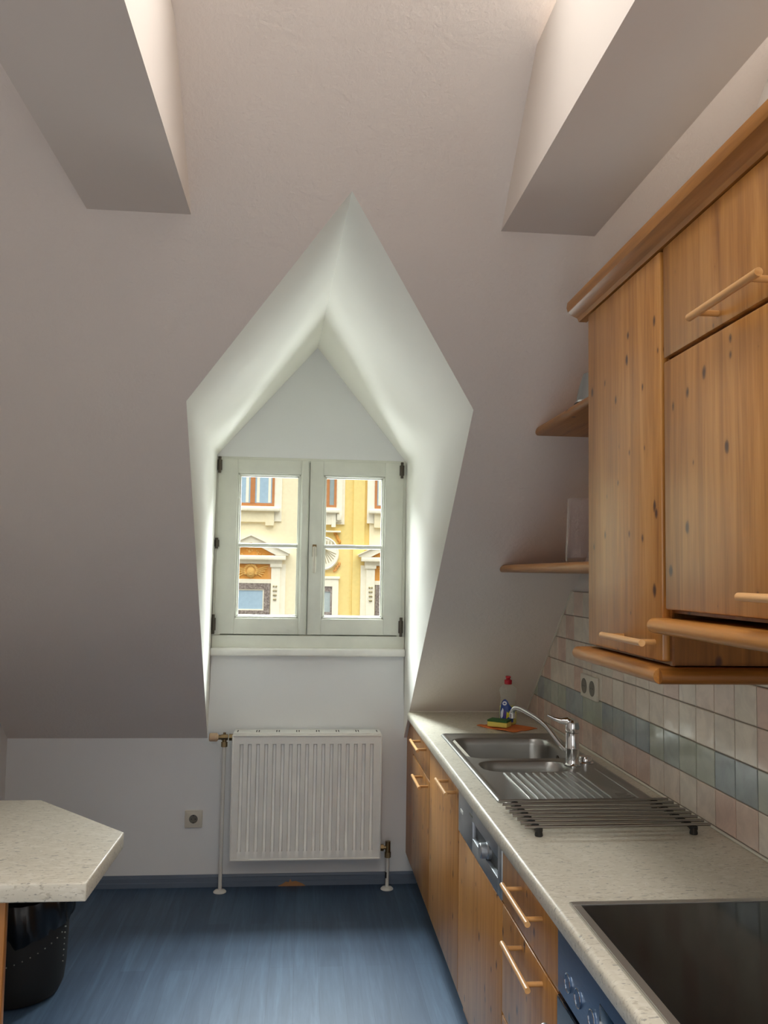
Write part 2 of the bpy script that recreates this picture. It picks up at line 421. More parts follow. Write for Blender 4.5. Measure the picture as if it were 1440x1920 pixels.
b = B(); b.poly([(XL, YF, 0), (XL, YB, 0), (XL, YB, ZK), (XL, YRIDGE, ZRIDGE), (XL, YF, opp(YF))]); struct('wall_left', b, M['wall'], recalc=False)
xw = XR + 0.010
b = B(); b.poly([(xw, YF, 0), (xw, YF, opp(YF)), (xw, YRIDGE, ZRIDGE), (xw, YB, ZK), (xw, YB, 0)])
wall_right = struct('wall_right', b, M['wall'], recalc=False)
b = B(); b.poly([(XL, YF, 0), (XL, YF, opp(YF)), (DX0, YF, opp(YF)), (DX0, YF, 0)]); b.poly([(DX1, YF, 0), (DX1, YF, opp(YF)), (xw, YF, opp(YF)), (xw, YF, 0)]); b.poly([(DX0, YF, DZ1), (DX0, YF, opp(YF)), (DX1, YF, opp(YF)), (DX1, YF, DZ1)])
struct('wall_front', b, M['wall'], recalc=False)
b = B(); b.box(DX0 - .06, DX0, YF - .02, YF + .02, 0, DZ1 + .06, .003); b.box(DX1, DX1 + .06, YF - .02, YF + .02, 0, DZ1 + .06, .003); b.box(DX0, DX1, YF - .02, YF + .02, DZ1, DZ1 + .06, .003)
struct('added_doorway', b, M['window_paint'])  # frame of the unseen doorway added to hold the fill lamp
# the opposite roof slope with its roof window
b = B(); xs = [XL, SKX0, SKX1, xw]; ys = [YF, SKY0, SKY1, YRIDGE]
for i in range(3):
    for j in range(3):
        if i == 1 and j == 1: continue
        b.poly([(xs[i], ys[j], opp(ys[j])), (xs[i], ys[j+1], opp(ys[j+1])), (xs[i+1], ys[j+1], opp(ys[j+1])), (xs[i+1], ys[j], opp(ys[j]))])
struct('ceiling', b, M['slope'], recalc=False)
# the two boxed ceiling beams that die into the slope
ZB = 2.576
def beam(name, x0, x1):
    b = B(); oy = lambda z: YRIDGE - (ZRIDGE - z) * T
    b.prism([(oy(ZB), ZB), (sy(ZB), ZB), (sy(ZT), ZT), (oy(ZT), ZT)], 'x', x0, x1)
    struct(name, b, M['beam'])
beam('trim_1', -0.613, -0.331)
beam('trim_2', 0.5455, 0.8225)
# frame of the roof window
b = B(); fw = .06
for (x0, x1, y0, y1) in ((SKX0 - fw, SKX0, SKY0 - fw, SKY1 + fw), (SKX1, SKX1 + fw, SKY0 - fw, SKY1 + fw), (SKX0, SKX1, SKY0 - fw, SKY0), (SKX0, SKX1, SKY1, SKY1 + fw)):
    b.prism([(y0, opp(y0) - .012), (y1, opp(y1) - .012), (y1, opp(y1) + .10), (y0, opp(y0) + .10)], 'x', x0, x1)
struct('window_2', b, M['window_paint'])
b = B()
for (x0, x1, y0, y1) in ((WX0 - fw, WX0, WY0 - fw, WY1 + fw), (WX1, WX1 + fw, WY0 - fw, WY1 + fw), (WX0, WX1, WY0 - fw, WY0), (WX0, WX1, WY1, WY1 + fw)):
    b.prism([(y0, near(y0) - .012), (y1, near(y1) - .012), (y1, near(y1) + .10), (y0, near(y0) + .10)], 'x', x0, x1)
struct('added_roof_window', b, M['window_paint'])  # frame of the unseen roof window added for the upper fill
# skirting along the back and left walls
prof = [(0, 0), (0, .058), (-.006, .058), (-.008, .047), (-.012, .044), (-.013, .026), (-.017, .022), (-.018, 0)]
b = B(); b.prism([(YB + p[0], p[1]) for p in prof], 'x', XL, 0.62); bb = struct('baseboard_back', b, M['baseboard'])
b = B()
b.prism([(-.09, 0), (-.065, .012), (-.05, .022), (-.035, .019), (-.028, .034), (-.02, .021), (.0, .024), (.02, .017), (.035, .011), (.05, 0)], 'y', YB - .021, YB - .012)
for v in b.bm.verts: v.co.x += 0.0
obj('chipped_patch', b, M['rawwood'], bb, 'broken patch of bare brown wood in the skirting')
b = B(); b.prism([(XL - p[0], p[1]) for p in prof], 'y', YF, YB - .02); struct('baseboard_left', b, M['baseboard'])

# ------------------------------------------------------------------ tiled splashback
TP, TH, TZ0 = 0.1128, 0.1035, 0.907
def clip(poly, f):
    out = []
    for i in range(len(poly)):
        a, c = poly[i], poly[(i+1) % len(poly)]; fa, fc = f(a), f(c)
        if fa >= 0: out.append(a)
        if (fa >= 0) != (fc >= 0):
            s = fa / (fa - fc); out.append((a[0] + s * (c[0] - a[0]), a[1] + s * (c[1] - a[1])))
    return out
inside = lambda p: (sy(p[1]) - 0.006) - p[0]
bmt = bmesh.new(); lay = bmt.loops.layers.float_color.new('glaze')
rt = random.Random(3)
creams = [srgb(c) for c in ('#e0d9ca', '#e4dacb', '#dcd6c9', '#e1d3c5', '#e6dfd1')]
pinks = [srgb(c) for c in ('#dfcbbd', '#dcc2b4', '#e2d4c6', '#dac1b2', '#e4dbcd')]
blues = [srgb(c) for c in ('#b0bab4', '#a7b1b2', '#b8bfb1', '#a2adb0', '#bec5ba')]
k = -1
y = 2.998 - TP * 19
while y < 4.4:
    for r in range(6):
        z = TZ0 + r * TH
        g = 0.0016
        col = rt.choice(blues if r == 1 else pinks if r == 0 else creams if rt.random() < .75 else pinks)
        p = clip([(y + g, z + g), (y + TP - g, z + g), (y + TP - g, z + TH - g), (y + g, z + TH - g)], inside)
        if len(p) >= 3:
            tl, tw = rt.uniform(-.004, .004), rt.uniform(-.004, .004)
            cy, cz = y + TP / 2, z + TH / 2
            nb = 0.0022
            def ins(q): return (cy + (q[0] - cy) * (1 - 2 * nb / TP), cz + (q[1] - cz) * (1 - 2 * nb / TH))
            dep = lambda q: XR + tl * (q[0] - cy) + tw * (q[1] - cz)
            top = [bmt.verts.new((dep(q), *ins(q))) for q in p]
            rim = [bmt.verts.new((dep(q) + .0012, *q)) for q in p]
            bot = [bmt.verts.new((XR + .007, *q)) for q in p]
            fs = [bmt.faces.new(top[::-1])]
            n = len(p)
            for i in range(n):
                j = (i + 1) % n
                fs.append(bmt.faces.new((top[i], top[j], rim[j], rim[i]))); fs.append(bmt.faces.new((rim[i], rim[j], bot[j], bot[i])))
            for f in fs:
                for l in f.loops: l[lay] = col
    y += TP
b = B(); b.bm = bmt
tiles = obj('tile_backsplash', b, M['tile'], wall_right, 'pale glazed tiles with a blue-green band', sharp=20)
b = B(); b.prism([(0.8, .88), (sy(.88) - .004, .88), (sy(1.528) - .004, 1.528), (0.8, 1.528)], 'x', XR + .0035, XR + .0095)
obj('grout', b, M['grout'], tiles)
b = B()
b.tube([(XR - .001, 0.85, .9035), (XR - .001, 4.32, .9035)], .0042, 8)
b.tube([(XR - .0005, sy(.905) - .003, .905), (XR - .0005, sy(1.53) - .003, 1.53)], .0045, 8)
obj('sealant_strip', b, M['sealant'], tiles)

# ------------------------------------------------------------------ dormer window
win = thing('window_1', '', '', (0.04, YB, 1.2)); del win['label']; del win['category']; win['kind'] = 'structure'
YW = YB - 0.012                                     # room face of the sashes
b = B()
b.box(-.460, .541, YB - .004, YB + .16, 1.196, 1.262, .003); b.box(-.460, .541, YB - .004, YB + .16, 2.168, 2.192, .003)
b.box(-.460, -.418, YB - .004, YB + .16, 1.262, 2.168, .003); b.box(.499, .541, YB - .004, YB + .16, 1.262, 2.168, .003)
for q in ((-.455, .536, 1.255, 1.300), (-.455, .536, 2.150, 2.190), (-.455, -.400, 1.255, 2.19), (.480, .536, 1.255, 2.19)): b.box(q[0], q[1], YW + .056, YB + .15, q[2], q[3], .002)
obj('window_frame', b, M['window_paint'], win)
def sash(x0, x1, gx0, gx1, gz0, gz1, handle):
    z0, z1 = 1.268, 2.180
    b = B(); y0, y1 = YW, YW + .055
    b.box(x0, gx0, y0, y1, z0, z1, .004); b.box(gx1, x1, y0, y1, z0, z1, .004)
    b.box(gx0 - .001, gx1 + .001, y0 + .0012, y1, z0, gz0, .003); b.box(gx0 - .001, gx1 + .001, y0 + .0012, y1, gz1, z1, .003)
    s = obj('sash', b, M['window_paint'], win)
    b = B(); e = .014
    def ring(a, y0, y1):
        b.box(gx0 - .001, gx0 + a, y0, y1, gz0, gz1, .002); b.box(gx1 - a, gx1 + .001, y0, y1, gz0, gz1, .002)
        b.box(gx0, gx1, y0, y1, gz0 - .001, gz0 + a, .002); b.box(gx0, gx1, y0, y1, gz1 - a, gz1 + .001, .002)
    ring(.010, YW + .008, YW + .04); ring(.017, YW + .022, YW + .042)
    obj('glazing_bead', b, M['window_paint'], s)
    b = B(); zm = 1.7285
    b.box(gx0, gx1, YW + .012, YW + .045, zm - .010, zm + .010, .004)
    obj('glazing_bar', b, M['window_paint'], s)
    b = B(); b.box(gx0 - .004, gx1 + .004, YW + .031, YW + .035, gz0 - .004, zm); b.box(gx0 - .004, gx1 + .004, YW + .031, YW + .035, zm, gz1 + .004)
    obj('pane', b, M['pane'], s)
    if handle:
        b = B(); b.box(.048, .070, YW - .006, YW + .001, 1.672, 1.738, .003)
        b.rod((.059, YW - .004, 1.715), (.059, YW - .030, 1.715), .007, 12)
        h = obj('handle_plate', b, M['brass'], s)
        b = B(); b.box(.050, .068, YW - .040, YW - .026, 1.588, 1.727, .006, 3); obj('handle', b, M['plastic'], s, 'pale lever handle with brass plate')
    return s
sash(-.449, .0245, -.348, -.018, 1.350, 2.106, False)
sash(.0285, .523, .100, .427, 1.350, 2.106, True)
b = B(); b.box(-.010, .06, YW + .03, YW + .050, 1.262, 2.185); obj('rebate_strip', b, M['window_paint'], win)
b = B(); b.box(-.012, .020, YW - .010, YW + .002, 1.270, 2.178, .004); obj('cover_strip', b, M['window_paint'], win)
for (hx, hz, hh) in ((-.443, 2.145, .085), (-.447, 1.735, .055), (-.453, 1.318, .100), (.515, 2.140, .085), (.520, 1.312, .100)):
    b = B(); b.rod((hx, YW - .010, hz - hh / 2), (hx, YW - .010, hz + hh / 2), .0075, 12, .003)
    b.box(hx - .012, hx + .012, YW - .005, YW + .001, hz - hh * .32, hz + hh * .32, .001)
    obj('hinge', b, M['dark_metal'], win)
b = B(); b.box(-.463, .543, YB - .045, YB + .02, 1.158, 1.199, .008, 3); obj('window_sill', b, M['white_metal'], win)

# ------------------------------------------------------------------ radiator
rad = thing('radiator', 'white ribbed panel radiator on the wall below the dormer window', 'radiator', (0.045, 4.44, 0))
rx0, rx1, rz0, rz1, ry = -.327, .416, .168, .772, 4.392
b = B(); bm = b.bm
npit = 17; pit = (rx1 - rx0 - .05) / npit
xsr = [rx0 + .0005, rx0 + .025]
prof = [(0.0, 0), (.22, 0), (.32, 1), (.58, 1), (.68, 0), (1.0, 0)]
xd = [(rx0, 0), (rx0 + .024, 0)]
for i in range(npit):
    for (u, d) in prof[:-1]: xd.append((rx0 + .025 + (i + u) * pit, d))
xd += [(rx1 - .024, 0), (rx1, 0)]
zd_ = [(rz0, 0), (rz0 + .040, 0), (rz0 + .058, 1), (rz1 - .048, 1), (rz1 - .040, 0), (rz1, 0)]
grid = [[bm.verts.new((x, ry + .017 * d * e, z)) for (x, d) in xd] for (z, e) in zd_]
for i in range(len(zd_) - 1):
    for j in range(len(xd) - 1): bm.faces.new((grid[i][j], grid[i][j+1], grid[i+1][j+1], grid[i+1][j]))
obj('front_panel', b, M['white_metal'], rad, sharp=60)
b = B()
for (x0, x1, z0, z1) in ((rx0 - .004, rx0 + .004, rz0 - .004, rz1 + .004), (rx1 - .004, rx1 + .004, rz0 - .004, rz1 + .004), (rx0, rx1, rz0 - .005, rz0 + .004), (rx0, rx1, rz1 - .004, rz1 + .005)):
    b.box(x0, x1, ry - .004, ry + .012, z0, z1, .003)
obj('panel_rim', b, M['white_metal'], rad)
b = B(); b.box(rx0 + .004, rx1 - .004, ry + .020, 4.495, rz0 + .01, rz1 - .004, .004); obj('rear_panel', b, M['white_metal'], rad)
b = B(); b.box(rx0 + .002, rx1 - .002, ry + .004, 4.500, rz1 + .004, rz1 + .014, .003)
grille = obj('top_grille', b, M['white_metal'], rad)
for i in range(8):
    cx = rx0 + .02 + i * (rx1 - rx0 - .04) / 7
    for dx in ((-.006, .006) if 0 < i < 7 else (0,)):
        b = B(); b.box(cx + dx - .0025, cx + dx + .0025, ry + .03, 4.47, rz1 + .0135, rz1 + .0148); obj('vent_slot', b, M['black'], grille)
for sx in (rx0 - .001, rx1 - .003):
    b = B(); b.box(sx, sx + .004, ry + .012, 4.500, rz0 + .004, rz1 + .008, .001); obj('side_panel', b, M['white_metal'], rad)
for bx in (-.22, .31):
    b = B(); b.box(bx - .015, bx + .015, 4.495, YB, .25, .70); obj('wall_bracket', b, M['white_metal'], rad)
# valves, pipes
yv = 4.44
b = B()
b.rod((-.405, yv, .757), (-.355, yv, .757), .012, 14, .002); b.lathe((-.372, yv, .757), [(.016, -.016), (.016, .016)], 6, 'x'); b.lathe((-.340, yv, .757), [(.018, -.010), (.018, .010)], 6, 'x')
b.rod((-.340, yv, .757), (-.322, yv, .757), .008); b.rod((-.373, yv, .757), (-.373, yv, .715), .011); b.lathe((-.373, yv, .722), [(.016, -.012), (.016, .012)], 6); b.rod((-.373, yv, .757), (-.373, yv, .780), .007)
vt = obj('inlet_valve', b, M['brass'], rad, 'tarnished brass valve')
b = B(); b.lathe((-.447, yv, .757), [(.016, -.002), (.0205, .002), (.021, .036), (.014, .042), (.010, .048)], 22, 'x'); obj('valve_knob', b, M['knobwood'], vt, 'yellowed round valve knob')
b = B(); b.rod((-.373, yv, .712), (-.3745, yv, .01), .0095, 16); p_ = obj('supply_pipe', b, M['pipe'], rad, 'long white pipe down to the floor')
b = B(); b.lathe((-.3745, yv, 0), [(.032, 0), (.032, .003), (.026, .009), (.012, .014)], 24); obj('floor_collar', b, M['pipe'], p_)
b = B()
b.lathe((.432, yv, .205), [(.017, -.008), (.017, .008)], 6, 'x'); b.rod((.414, yv, .205), (.462, yv, .205), .009); b.rod((.462, yv, .160), (.462, yv, .236), .013, 14, .004); b.lathe((.462, yv, .170), [(.016, -.014), (.016, .012)], 6)
obj('return_valve', b, M['brass'], rad, 'tarnished brass return valve')
b = B(); b.rod((.462, yv, .160), (.460, yv, .01), .009, 16); p_ = obj('return_pipe', b, M['pipe'], rad, 'short white pipe with chipped paint')
b = B(); b.lathe((.460, yv, 0), [(.032, 0), (.032, .003), (.026, .009), (.012, .014)], 24); obj('floor_collar', b, M['pipe'], p_)
b = B(); b.lathe((.460, yv, .055), [(.0093, .0), (.0096, .004), (.0096, .026), (.0093, .03)], 10); 
bmesh.ops.delete(b.bm, geom=[v for v in b.bm.verts if v.co.x > .459], context='VERTS'); obj('paint_chip', b, M['black'], p_)

# ------------------------------------------------------------------ sockets
def socket_insert(b_ring, b_hole, c, axis, r):
    pass
so = thing('wall_socket', 'single cream wall socket low on the knee wall left of the radiator', 'socket', (-.523, YB, .335))
b = B(); b.box(-.567, -.479, YB - .011, YB, .291, .378, .004, 3); obj('cover_plate', b, M['plastic'], so)
b = B(); b.box(-.556, -.490, YB - .013, YB - .010, .302, .367, .002); ins_ = obj('insert_frame', b, M['plastic'], so)
b = B(); b.lathe((-.523, YB - .0135, .336), [(.0215, -.001), (.0215, .0), (.0195, .0005), (.018, .004)], 28, 'y'); obj('recess', b, M['plastic_dark'], ins_, 'round recessed outlet')
b = B()
for dx in (-.0095, .0095): b.lathe((-.523 + dx, YB - .0145, .336), [(.0028, -.0005), (.0028, .002)], 12, 'y')
b.box(-.526, -.520, YB - .016, YB - .0138, .352, .357); b.box(-.526, -.520, YB - .016, YB - .0138, .315, .320)
obj('contact_hole', b, M['black'], ins_)
so = thing('double_socket', 'double cream socket on the tiles beside the wall cabinet base', 'socket', (XR, 3.345, 1.152))
b = B(); b.box(XR - .012, XR, 3.250, 3.440, 1.108, 1.200, .004, 3); obj('cover_plate', b, M['plastic'], so)
for yy in (3.298, 3.392):
    b = B(); b.lathe((XR - .0125, yy, 1.154), [(.030, -.0015), (.030, 0), (.026, .0008), (.024, .004)], 28, 'x'); rc = obj('recess', b, M['plastic_dark'], so, 'round recessed outlet')
    b = B()
    for dy in (-.0095, .0095): b.lathe((XR - .0135, yy + dy, 1.154), [(.003, -.001), (.003, .002)], 10, 'x')
    obj('contact_hole', b, M['black'], rc)

# ------------------------------------------------------------------ base cabinets
XD = 0.562                                            # face of the doors
def face(b, y0, y1, z0, z1, x=XD, th=.019, bev=.0035):
    b.box(x, x + th, y0 + .0015, y1 - .0015, z0 + .0015, z1 - .0015, bev, 2)
def bar(parent, y0, y1, z, x=XD, off=.042, r=.0068):
    b = B(); b.rod((x - off, y0, z), (x - off, y1, z), r, 16, .0035)
    h = obj('handle', b, M['handle'], parent, 'round pale wooden bar handle')
    for yy in (y0 + .030, y1 - .030):
        b = B(); b.rod((x - off, yy, z), (x + .001, yy, z), .0058, 12); obj('handle_post', b, M['handle_x'], h)
    return h
def carcass(parent, y0, y1, ztop=.858):
    b = B(); b.box(XD + .020, XR - .004, y0, y1, .150, ztop); b.box(XD + .065, XR - .02, y0, y1, .0, .150)
    obj('carcass', b, M['panel'], parent)
def door(parent, name, y0, y1, z0, z1, hy=None, hz=None, x=XD, m='door'):
    b = B(); face(b, y0, y1, z0, z1, x); d = obj(name, b, M[m], parent)
    if hy: bar(d, hy[0], hy[1], hz, x)
    return d
ZD0, ZD1 = .154, .852
c1 = thing('base_cabinet', 'pine base cabinet at the window end with one drawer above its door', 'cabinet', (.85, 4.0, 0), 'pine base units')
carcass(c1, 3.713, 4.275)
door(c1, 'drawer', 3.713, 4.275, .7045, ZD1, (3.80, 4.05), .815)
door(c1, 'door', 3.713, 4.275, ZD0, .702, (3.70 + .03, 3.97), .672)
b = B(); b.prism([(4.277, .154), (YB - .004, .154), (YB - .004, .735), (sy(.856) - .004, .856), (4.277, .856)], 'x', XD + .001, XD + .019); obj('filler_strip', b, M['panel'], c1)
c2 = thing('base_cabinet', 'pine sink cabinet with a single tall door, left of the dishwasher', 'cabinet', (.85, 3.37, 0), 'pine base units')
b = B()
b.box(XD + .020, XR - .004, 3.023, 3.711, .150, .60); b.box(XD + .020, XD + .036, 3.023, 3.711, .60, .856); b.box(XD + .065, XR - .02, 3.023, 3.711, 0, .150)
obj('carcass', b, M['panel'], c2)
door(c2, 'door', 3.022, 3.711, ZD0, ZD1, (3.05, 3.28), .816)
dw = thing('dishwasher', 'built-in dishwasher with steel control panel above a plain pine front', 'dishwasher', (.85, 2.69, 0))
b = B(); b.box(XD + .020, XR - .004, 2.370, 3.019, .10, .70); b.box(XD + .020, XD + .05, 2.37, 3.019, .70, .856); b.box(XD + .065, XR - .02, 2.37, 3.019, 0, .10); obj('housing', b, M['panel'], dw)
door(dw, 'door_panel', 2.368, 3.020, ZD0, .699)
# steel panel with a recessed grip
b = B()
g0, g1, gz0, gz1 = 2.415, 2.775, .748, .800
b.box(XD - .002, XD + .018, 2.370, g0, .703, .853, .002); b.box(XD - .002, XD + .018, g1, 3.018, .703, .853, .002)
b.box(XD - .002, XD + .018, g0 - .001, g1 + .001, .703, gz0, .002); b.box(XD - .002, XD + .018, g0 - .001, g1 + .001, gz1, .853, .002)
pn = obj('control_panel', b, M['steel_soft'], dw, 'brushed steel control strip')
b = B(); b.box(XD + .012, XD + .0175, g0, g1, gz0, gz1); obj('grip_recess', b, M['recess_grey'], pn)
b = B(); b.lathe((XD - .020, 2.575, .772), [(.020, 0), (.0225, .003), (.0225, .020), (.026, .024), (.026, .033)], 28, 'x'); obj('dial', b, M['steel_soft'], pn)
b = B(); b.box(XD - .0035, XD - .0015, 2.935, 2.975, .777, .789, .0008); obj('badge', b, M['white_metal'], pn)
b = B(); b.box(XD - .003, XD - .0015, 2.770, 2.820, .812, .818, .0004); obj('lettering_strip', b, M['plastic_dark'], pn)
c3 = thing('drawer_cabinet', 'pine drawer unit with wide bar handles between dishwasher and oven', 'cabinet', (.85, 2.1, 0), 'pine base units')
carcass(c3, 1.847, 2.366)
door(c3, 'drawer', 1.845, 2.366, .703, ZD1, (1.945, 2.192), .808)
door(c3, 'drawer', 1.845, 2.366, .413, .700, (1.942, 2.190), .666)
door(c3, 'drawer', 1.845, 2.366, ZD0, .410, (1.942, 2.190), .372)
ov = thing('oven', 'built-in oven with bluish steel control panel under the black hob', 'oven', (.85, 1.53, 0))
b = B(); b.box(XD + .020, XR - .004, 1.22, 1.843, .0, .856); obj('housing', b, M['panel'], ov)
b = B(); b.box(XD - .004, XD + .019, 1.22, 1.842, .716, .854, .003); op = obj('control_panel', b, M['oven_steel'], ov, 'blue-tinted steel panel with round buttons')
for yy in (1.768, 1.704, 1.622):
    b = B(); b.lathe((XD - .004, yy, .762), [(.016, -.0018), (.0175, -.002), (.019, -.001), (.019, .001)], 26, 'x')
    bt = obj('button', b, M['oven_steel'], op)
    b = B(); b.tube([(XD - .006, yy + .0175 * math.cos(a * PI / 12), .762 + .0175 * math.sin(a * PI / 12)) for a in range(25)], .0014, 6, False); obj('button_ring', b, M['chrome'], bt)
b = B(); b.box(XD - .0055, XD - .003, 1.48, 1.580, .760, .812, .001); obj('display', b, M['display'], op, 'dark blue display window')
b = B(); b.box(XD - .006, XD + .019, 1.22, 1.842, .155, .708, .004); od = obj('oven_door', b, M['oven_glass'], ov, 'dark glass oven door')
b = B(); b.rod((XD - .045, 1.26, .66), (XD - .045, 1.80, .66), .010, 16, .004); b.rod((XD - .045, 1.30, .66), (XD - .005, 1.30, .66), .007); b.rod((XD - .045, 1.76, .66), (XD - .005, 1.76, .66), .007); obj('handle', b, M['steel_soft'], od)

# ------------------------------------------------------------------ worktop (cut out for the sink bowls)
XC, ZW = 0.540, 0.900
SX0, SX1, SY0, SY1 = .650, 1.060, 2.68, 3.66
b = B()
pf = [(XC + .012, ZW - .042), (XC + .003, ZW - .039), (XC, ZW - .030), (XC, ZW - .012)] + [(XC + .012 - .012 * math.cos(a), ZW - .012 + .012 * math.sin(a)) for a in (PI / 8, PI / 4, 3 * PI / 8, PI / 2)]
yn = 1.15
b.prism(pf + [(SX0, ZW), (SX0, ZW - .042)], 'y', yn, sy(ZW) - .002)
for (x0, x1, y0, y1) in ((SX0, SX1, yn, SY0), (SX0, SX1, SY1, sy(ZW) - .002), (SX1, XR - .001, yn, sy(ZW) - .002)):
    b.poly([(x0, y0, ZW), (x1, y0, ZW), (x1, y1, ZW), (x0, y1, ZW)]); b.poly([(x0, y0, ZW - .042), (x0, y1, ZW - .042), (x1, y1, ZW - .042), (x1, y0, ZW - .042)])
    for (p, q) in (((x0, y0), (x1, y0)), ((x1, y0), (x1, y1)), ((x1, y1), (x0, y1)), ((x0, y1), (x0, y0))): b.poly([(*p, ZW - .042), (*q, ZW - .042), (*q, ZW), (*p, ZW)])
wt = tag(obj('worktop', b, M['laminate'], recalc=False), 'long speckled cream kitchen worktop over the pine base cabinets', 'worktop')
b = B(); b.tube([(XC + .01, sy(ZW) - .004, ZW + .002), (XR - .002, sy(ZW) - .004, ZW + .002)], .004, 8); obj('sealant_strip', b, M['sealant'], wt)

# ------------------------------------------------------------------ sink
def rrect(x0, x1, y0, y1, r, n=6):
    r = min(r, (x1 - x0) / 2 - 1e-4, (y1 - y0) / 2 - 1e-4); pts = []
    for (cx, cy, a0) in ((x1 - r, y1 - r, 0), (x0 + r, y1 - r, PI / 2), (x0 + r, y0 + r, PI), (x1 - r, y0 + r, 1.5 * PI)):
        for k in range(n + 1): a = a0 + k / n * PI / 2; pts.append((cx + r * math.cos(a), cy + r * math.sin(a)))
    return pts
def ringv(bm, pts, z): return [bm.verts.new((p[0], p[1], z)) for p in pts]
def bridge(bm, A, C):
    n = len(A)
    for i in range(n): bm.faces.new((A[i], A[(i+1) % n], C[(i+1) % n], C[i]))
sk = thing('sink', 'stainless steel inset sink with two bowls and ribbed drainer', 'sink', (.85, 3.17, ZW))
ox0, ox1, oy0, oy1 = .606, 1.104, 2.600, 3.725
b = B(); bm = b.bm
L = [ringv(bm, rrect(ox0 + i, ox1 - i, oy0 + i, oy1 - i, max(.03 - i, .012)), z) for (i, z) in ((0, ZW + .0005), (.001, ZW + .004), (.005, ZW + .0065), (.014, ZW + .0065), (.020, ZW + .0040), (.026, ZW + .0025))]
for i in range(len(L) - 1): bridge(bm, L[i], L[i+1])
ZS = ZW + .0025
bowls = [((.632, 1.050, 3.228, 3.640), .075, .170), ((.652, .985, 3.010, 3.192), .07, .120)]
holes = []
for (r, rad_, dep) in bowls: holes.append(ringv(bm, rrect(*r, rad_), ZS))
edges = set()
for loop in [L[-1]] + holes:
    for i in range(len(loop)):
        e = bm.edges.get((loop[i], loop[(i+1) % len(loop)])) or bm.edges.new((loop[i], loop[(i+1) % len(loop)])); edges.add(e)
bmesh.ops.triangle_fill(bm, use_beauty=True, use_dissolve=False, edges=list(edges), normal=(0, 0, 1))
obj('drainer_plate', b, M['steel'], sk, sharp=50)
for (r, rad_, dep), nm in zip(bowls, ('large bowl with round drain', 'small shallow bowl')):
    x0, x1, y0, y1 = r
    b = B(); bm = b.bm; prev = None
    for (i, z) in ((0, 0), (.003, -.0015), (.006, -.006), (.010, -.03), (.018, -dep + .035), (.028, -dep + .014), (.045, -dep + .004), (.075, -dep)):
        cur = ringv(bm, rrect(x0 + i, x1 - i, y0 + i, y1 - i, max(rad_ - i * .6, .02)), ZS + z)
        if prev: bridge(bm, prev, cur)
        prev = cur
    bm.faces.new(prev)
    bo = obj('bowl', b, M['steel'], sk, nm, sharp=60, recalc=False)
    b = B(); b.lathe(((x0 + x1) / 2, (y0 + y1) / 2, ZS - dep), [(.034, .0005), (.032, .003), (.020, .003), (.018, .001)], 24); obj('drain', b, M['chrome'], bo)
b = B()
for i in range(11):
    x = .713 + i * .0262
    b.tube([(x, 2.640, ZS - .001), (x, 2.655, ZS + .0015), (x, 2.975, ZS + .0015), (x, 2.990, ZS - .001)], .0032, 8)
b.tube([(1.062, 2.64, ZS), (1.062, 3.05, ZS)], .003, 8)
for i in range(3): b.tube([(1.0 + i * .002, 2.66 + i * .02, ZS), (1.055 - i * .006, 2.66 + i * .02, ZS)], .0022, 8)
obj('drainer_rib', b, M['steel'], sk, 'raised ribs pressed in the drainer')
b = B(); b.lathe((1.056, 3.143, ZS), [(.030, 0), (.030, .004), (.024, .008), (.024, .020), (.021, .025)], 28); obj('drain_knob', b, M['chrome'], sk, 'round chrome drain knob')
b = B(); b.lathe((1.0365, 3.43, ZS - .045), [(.014, -.001), (.014, .003)], 18, 'x'); obj('overflow', b, M['dark_metal'], sk)

# ------------------------------------------------------------------ tap
fa = thing('kitchen_tap', 'chrome single-lever mixer tap with long rising spout behind the sink bowls', 'tap', (.995, 3.105, ZS))
fx, fy = .995, 3.105
b = B(); b.lathe((fx, fy, ZS), [(.031, 0), (.031, .004), (.026, .008), (.0245, .012), (.0245, .060), (.0255, .062), (.0255, .066), (.0245, .068), (.024, .118)], 32); obj('body', b, M['chrome'], fa)
b = B(); b.lathe((fx, fy, ZS), [(.0245, .120), (.0255, .125), (.0255, .140), (.022, .156), (.014, .164), (.0, .166)], 32)
lv = obj('lever_cap', b, M['chrome'], fa)
b = B()
lp = [(fx + .006, fy + .003, ZS + .150), (fx - .018, fy + .006, ZS + .160), (fx - .040, fy + .012, ZS + .158), (fx - .062, fy + .018, ZS + .166), (fx - .086, fy + .024, ZS + .178)]
b.tube(lp, [.017, .016, .010, .007, .0045], 14); obj('lever', b, M['chrome'], lv)
def smooth_path(ctrl, n=8):
    P = [Vector(c) for c in ctrl]; P = [P[0] * 2 - P[1]] + P + [P[-1] * 2 - P[-2]]; out = []
    for i in range(1, len(P) - 2):
        for k in range(n):
            t = k / n; a, c, d, e = P[i-1], P[i], P[i+1], P[i+2]
            out.append(0.5 * ((2 * c) + (d - a) * t + (2 * a - 5 * c + 4 * d - e) * t * t + (3 * c - a - 3 * d + e) * t ** 3))
    return out + [P[-2]]
b = B(); b.tube(smooth_path([(fx - .008, fy + .008, .945), (.965, 3.15, .968), (.922, 3.22, 1.031), (.873, 3.31, 1.064), (.848, 3.352, 1.071), (.838, 3.368, 1.056), (.837, 3.37, 1.040)]), .0098, 16); sp = obj('spout', b, M['chrome'], fa)
b = B(); b.lathe((.837, 3.37, 1.028), [(.010, 0), (.0118, .002), (.0118, .020), (.0105, .022)], 20); obj('aerator', b, M['chrome'], sp)

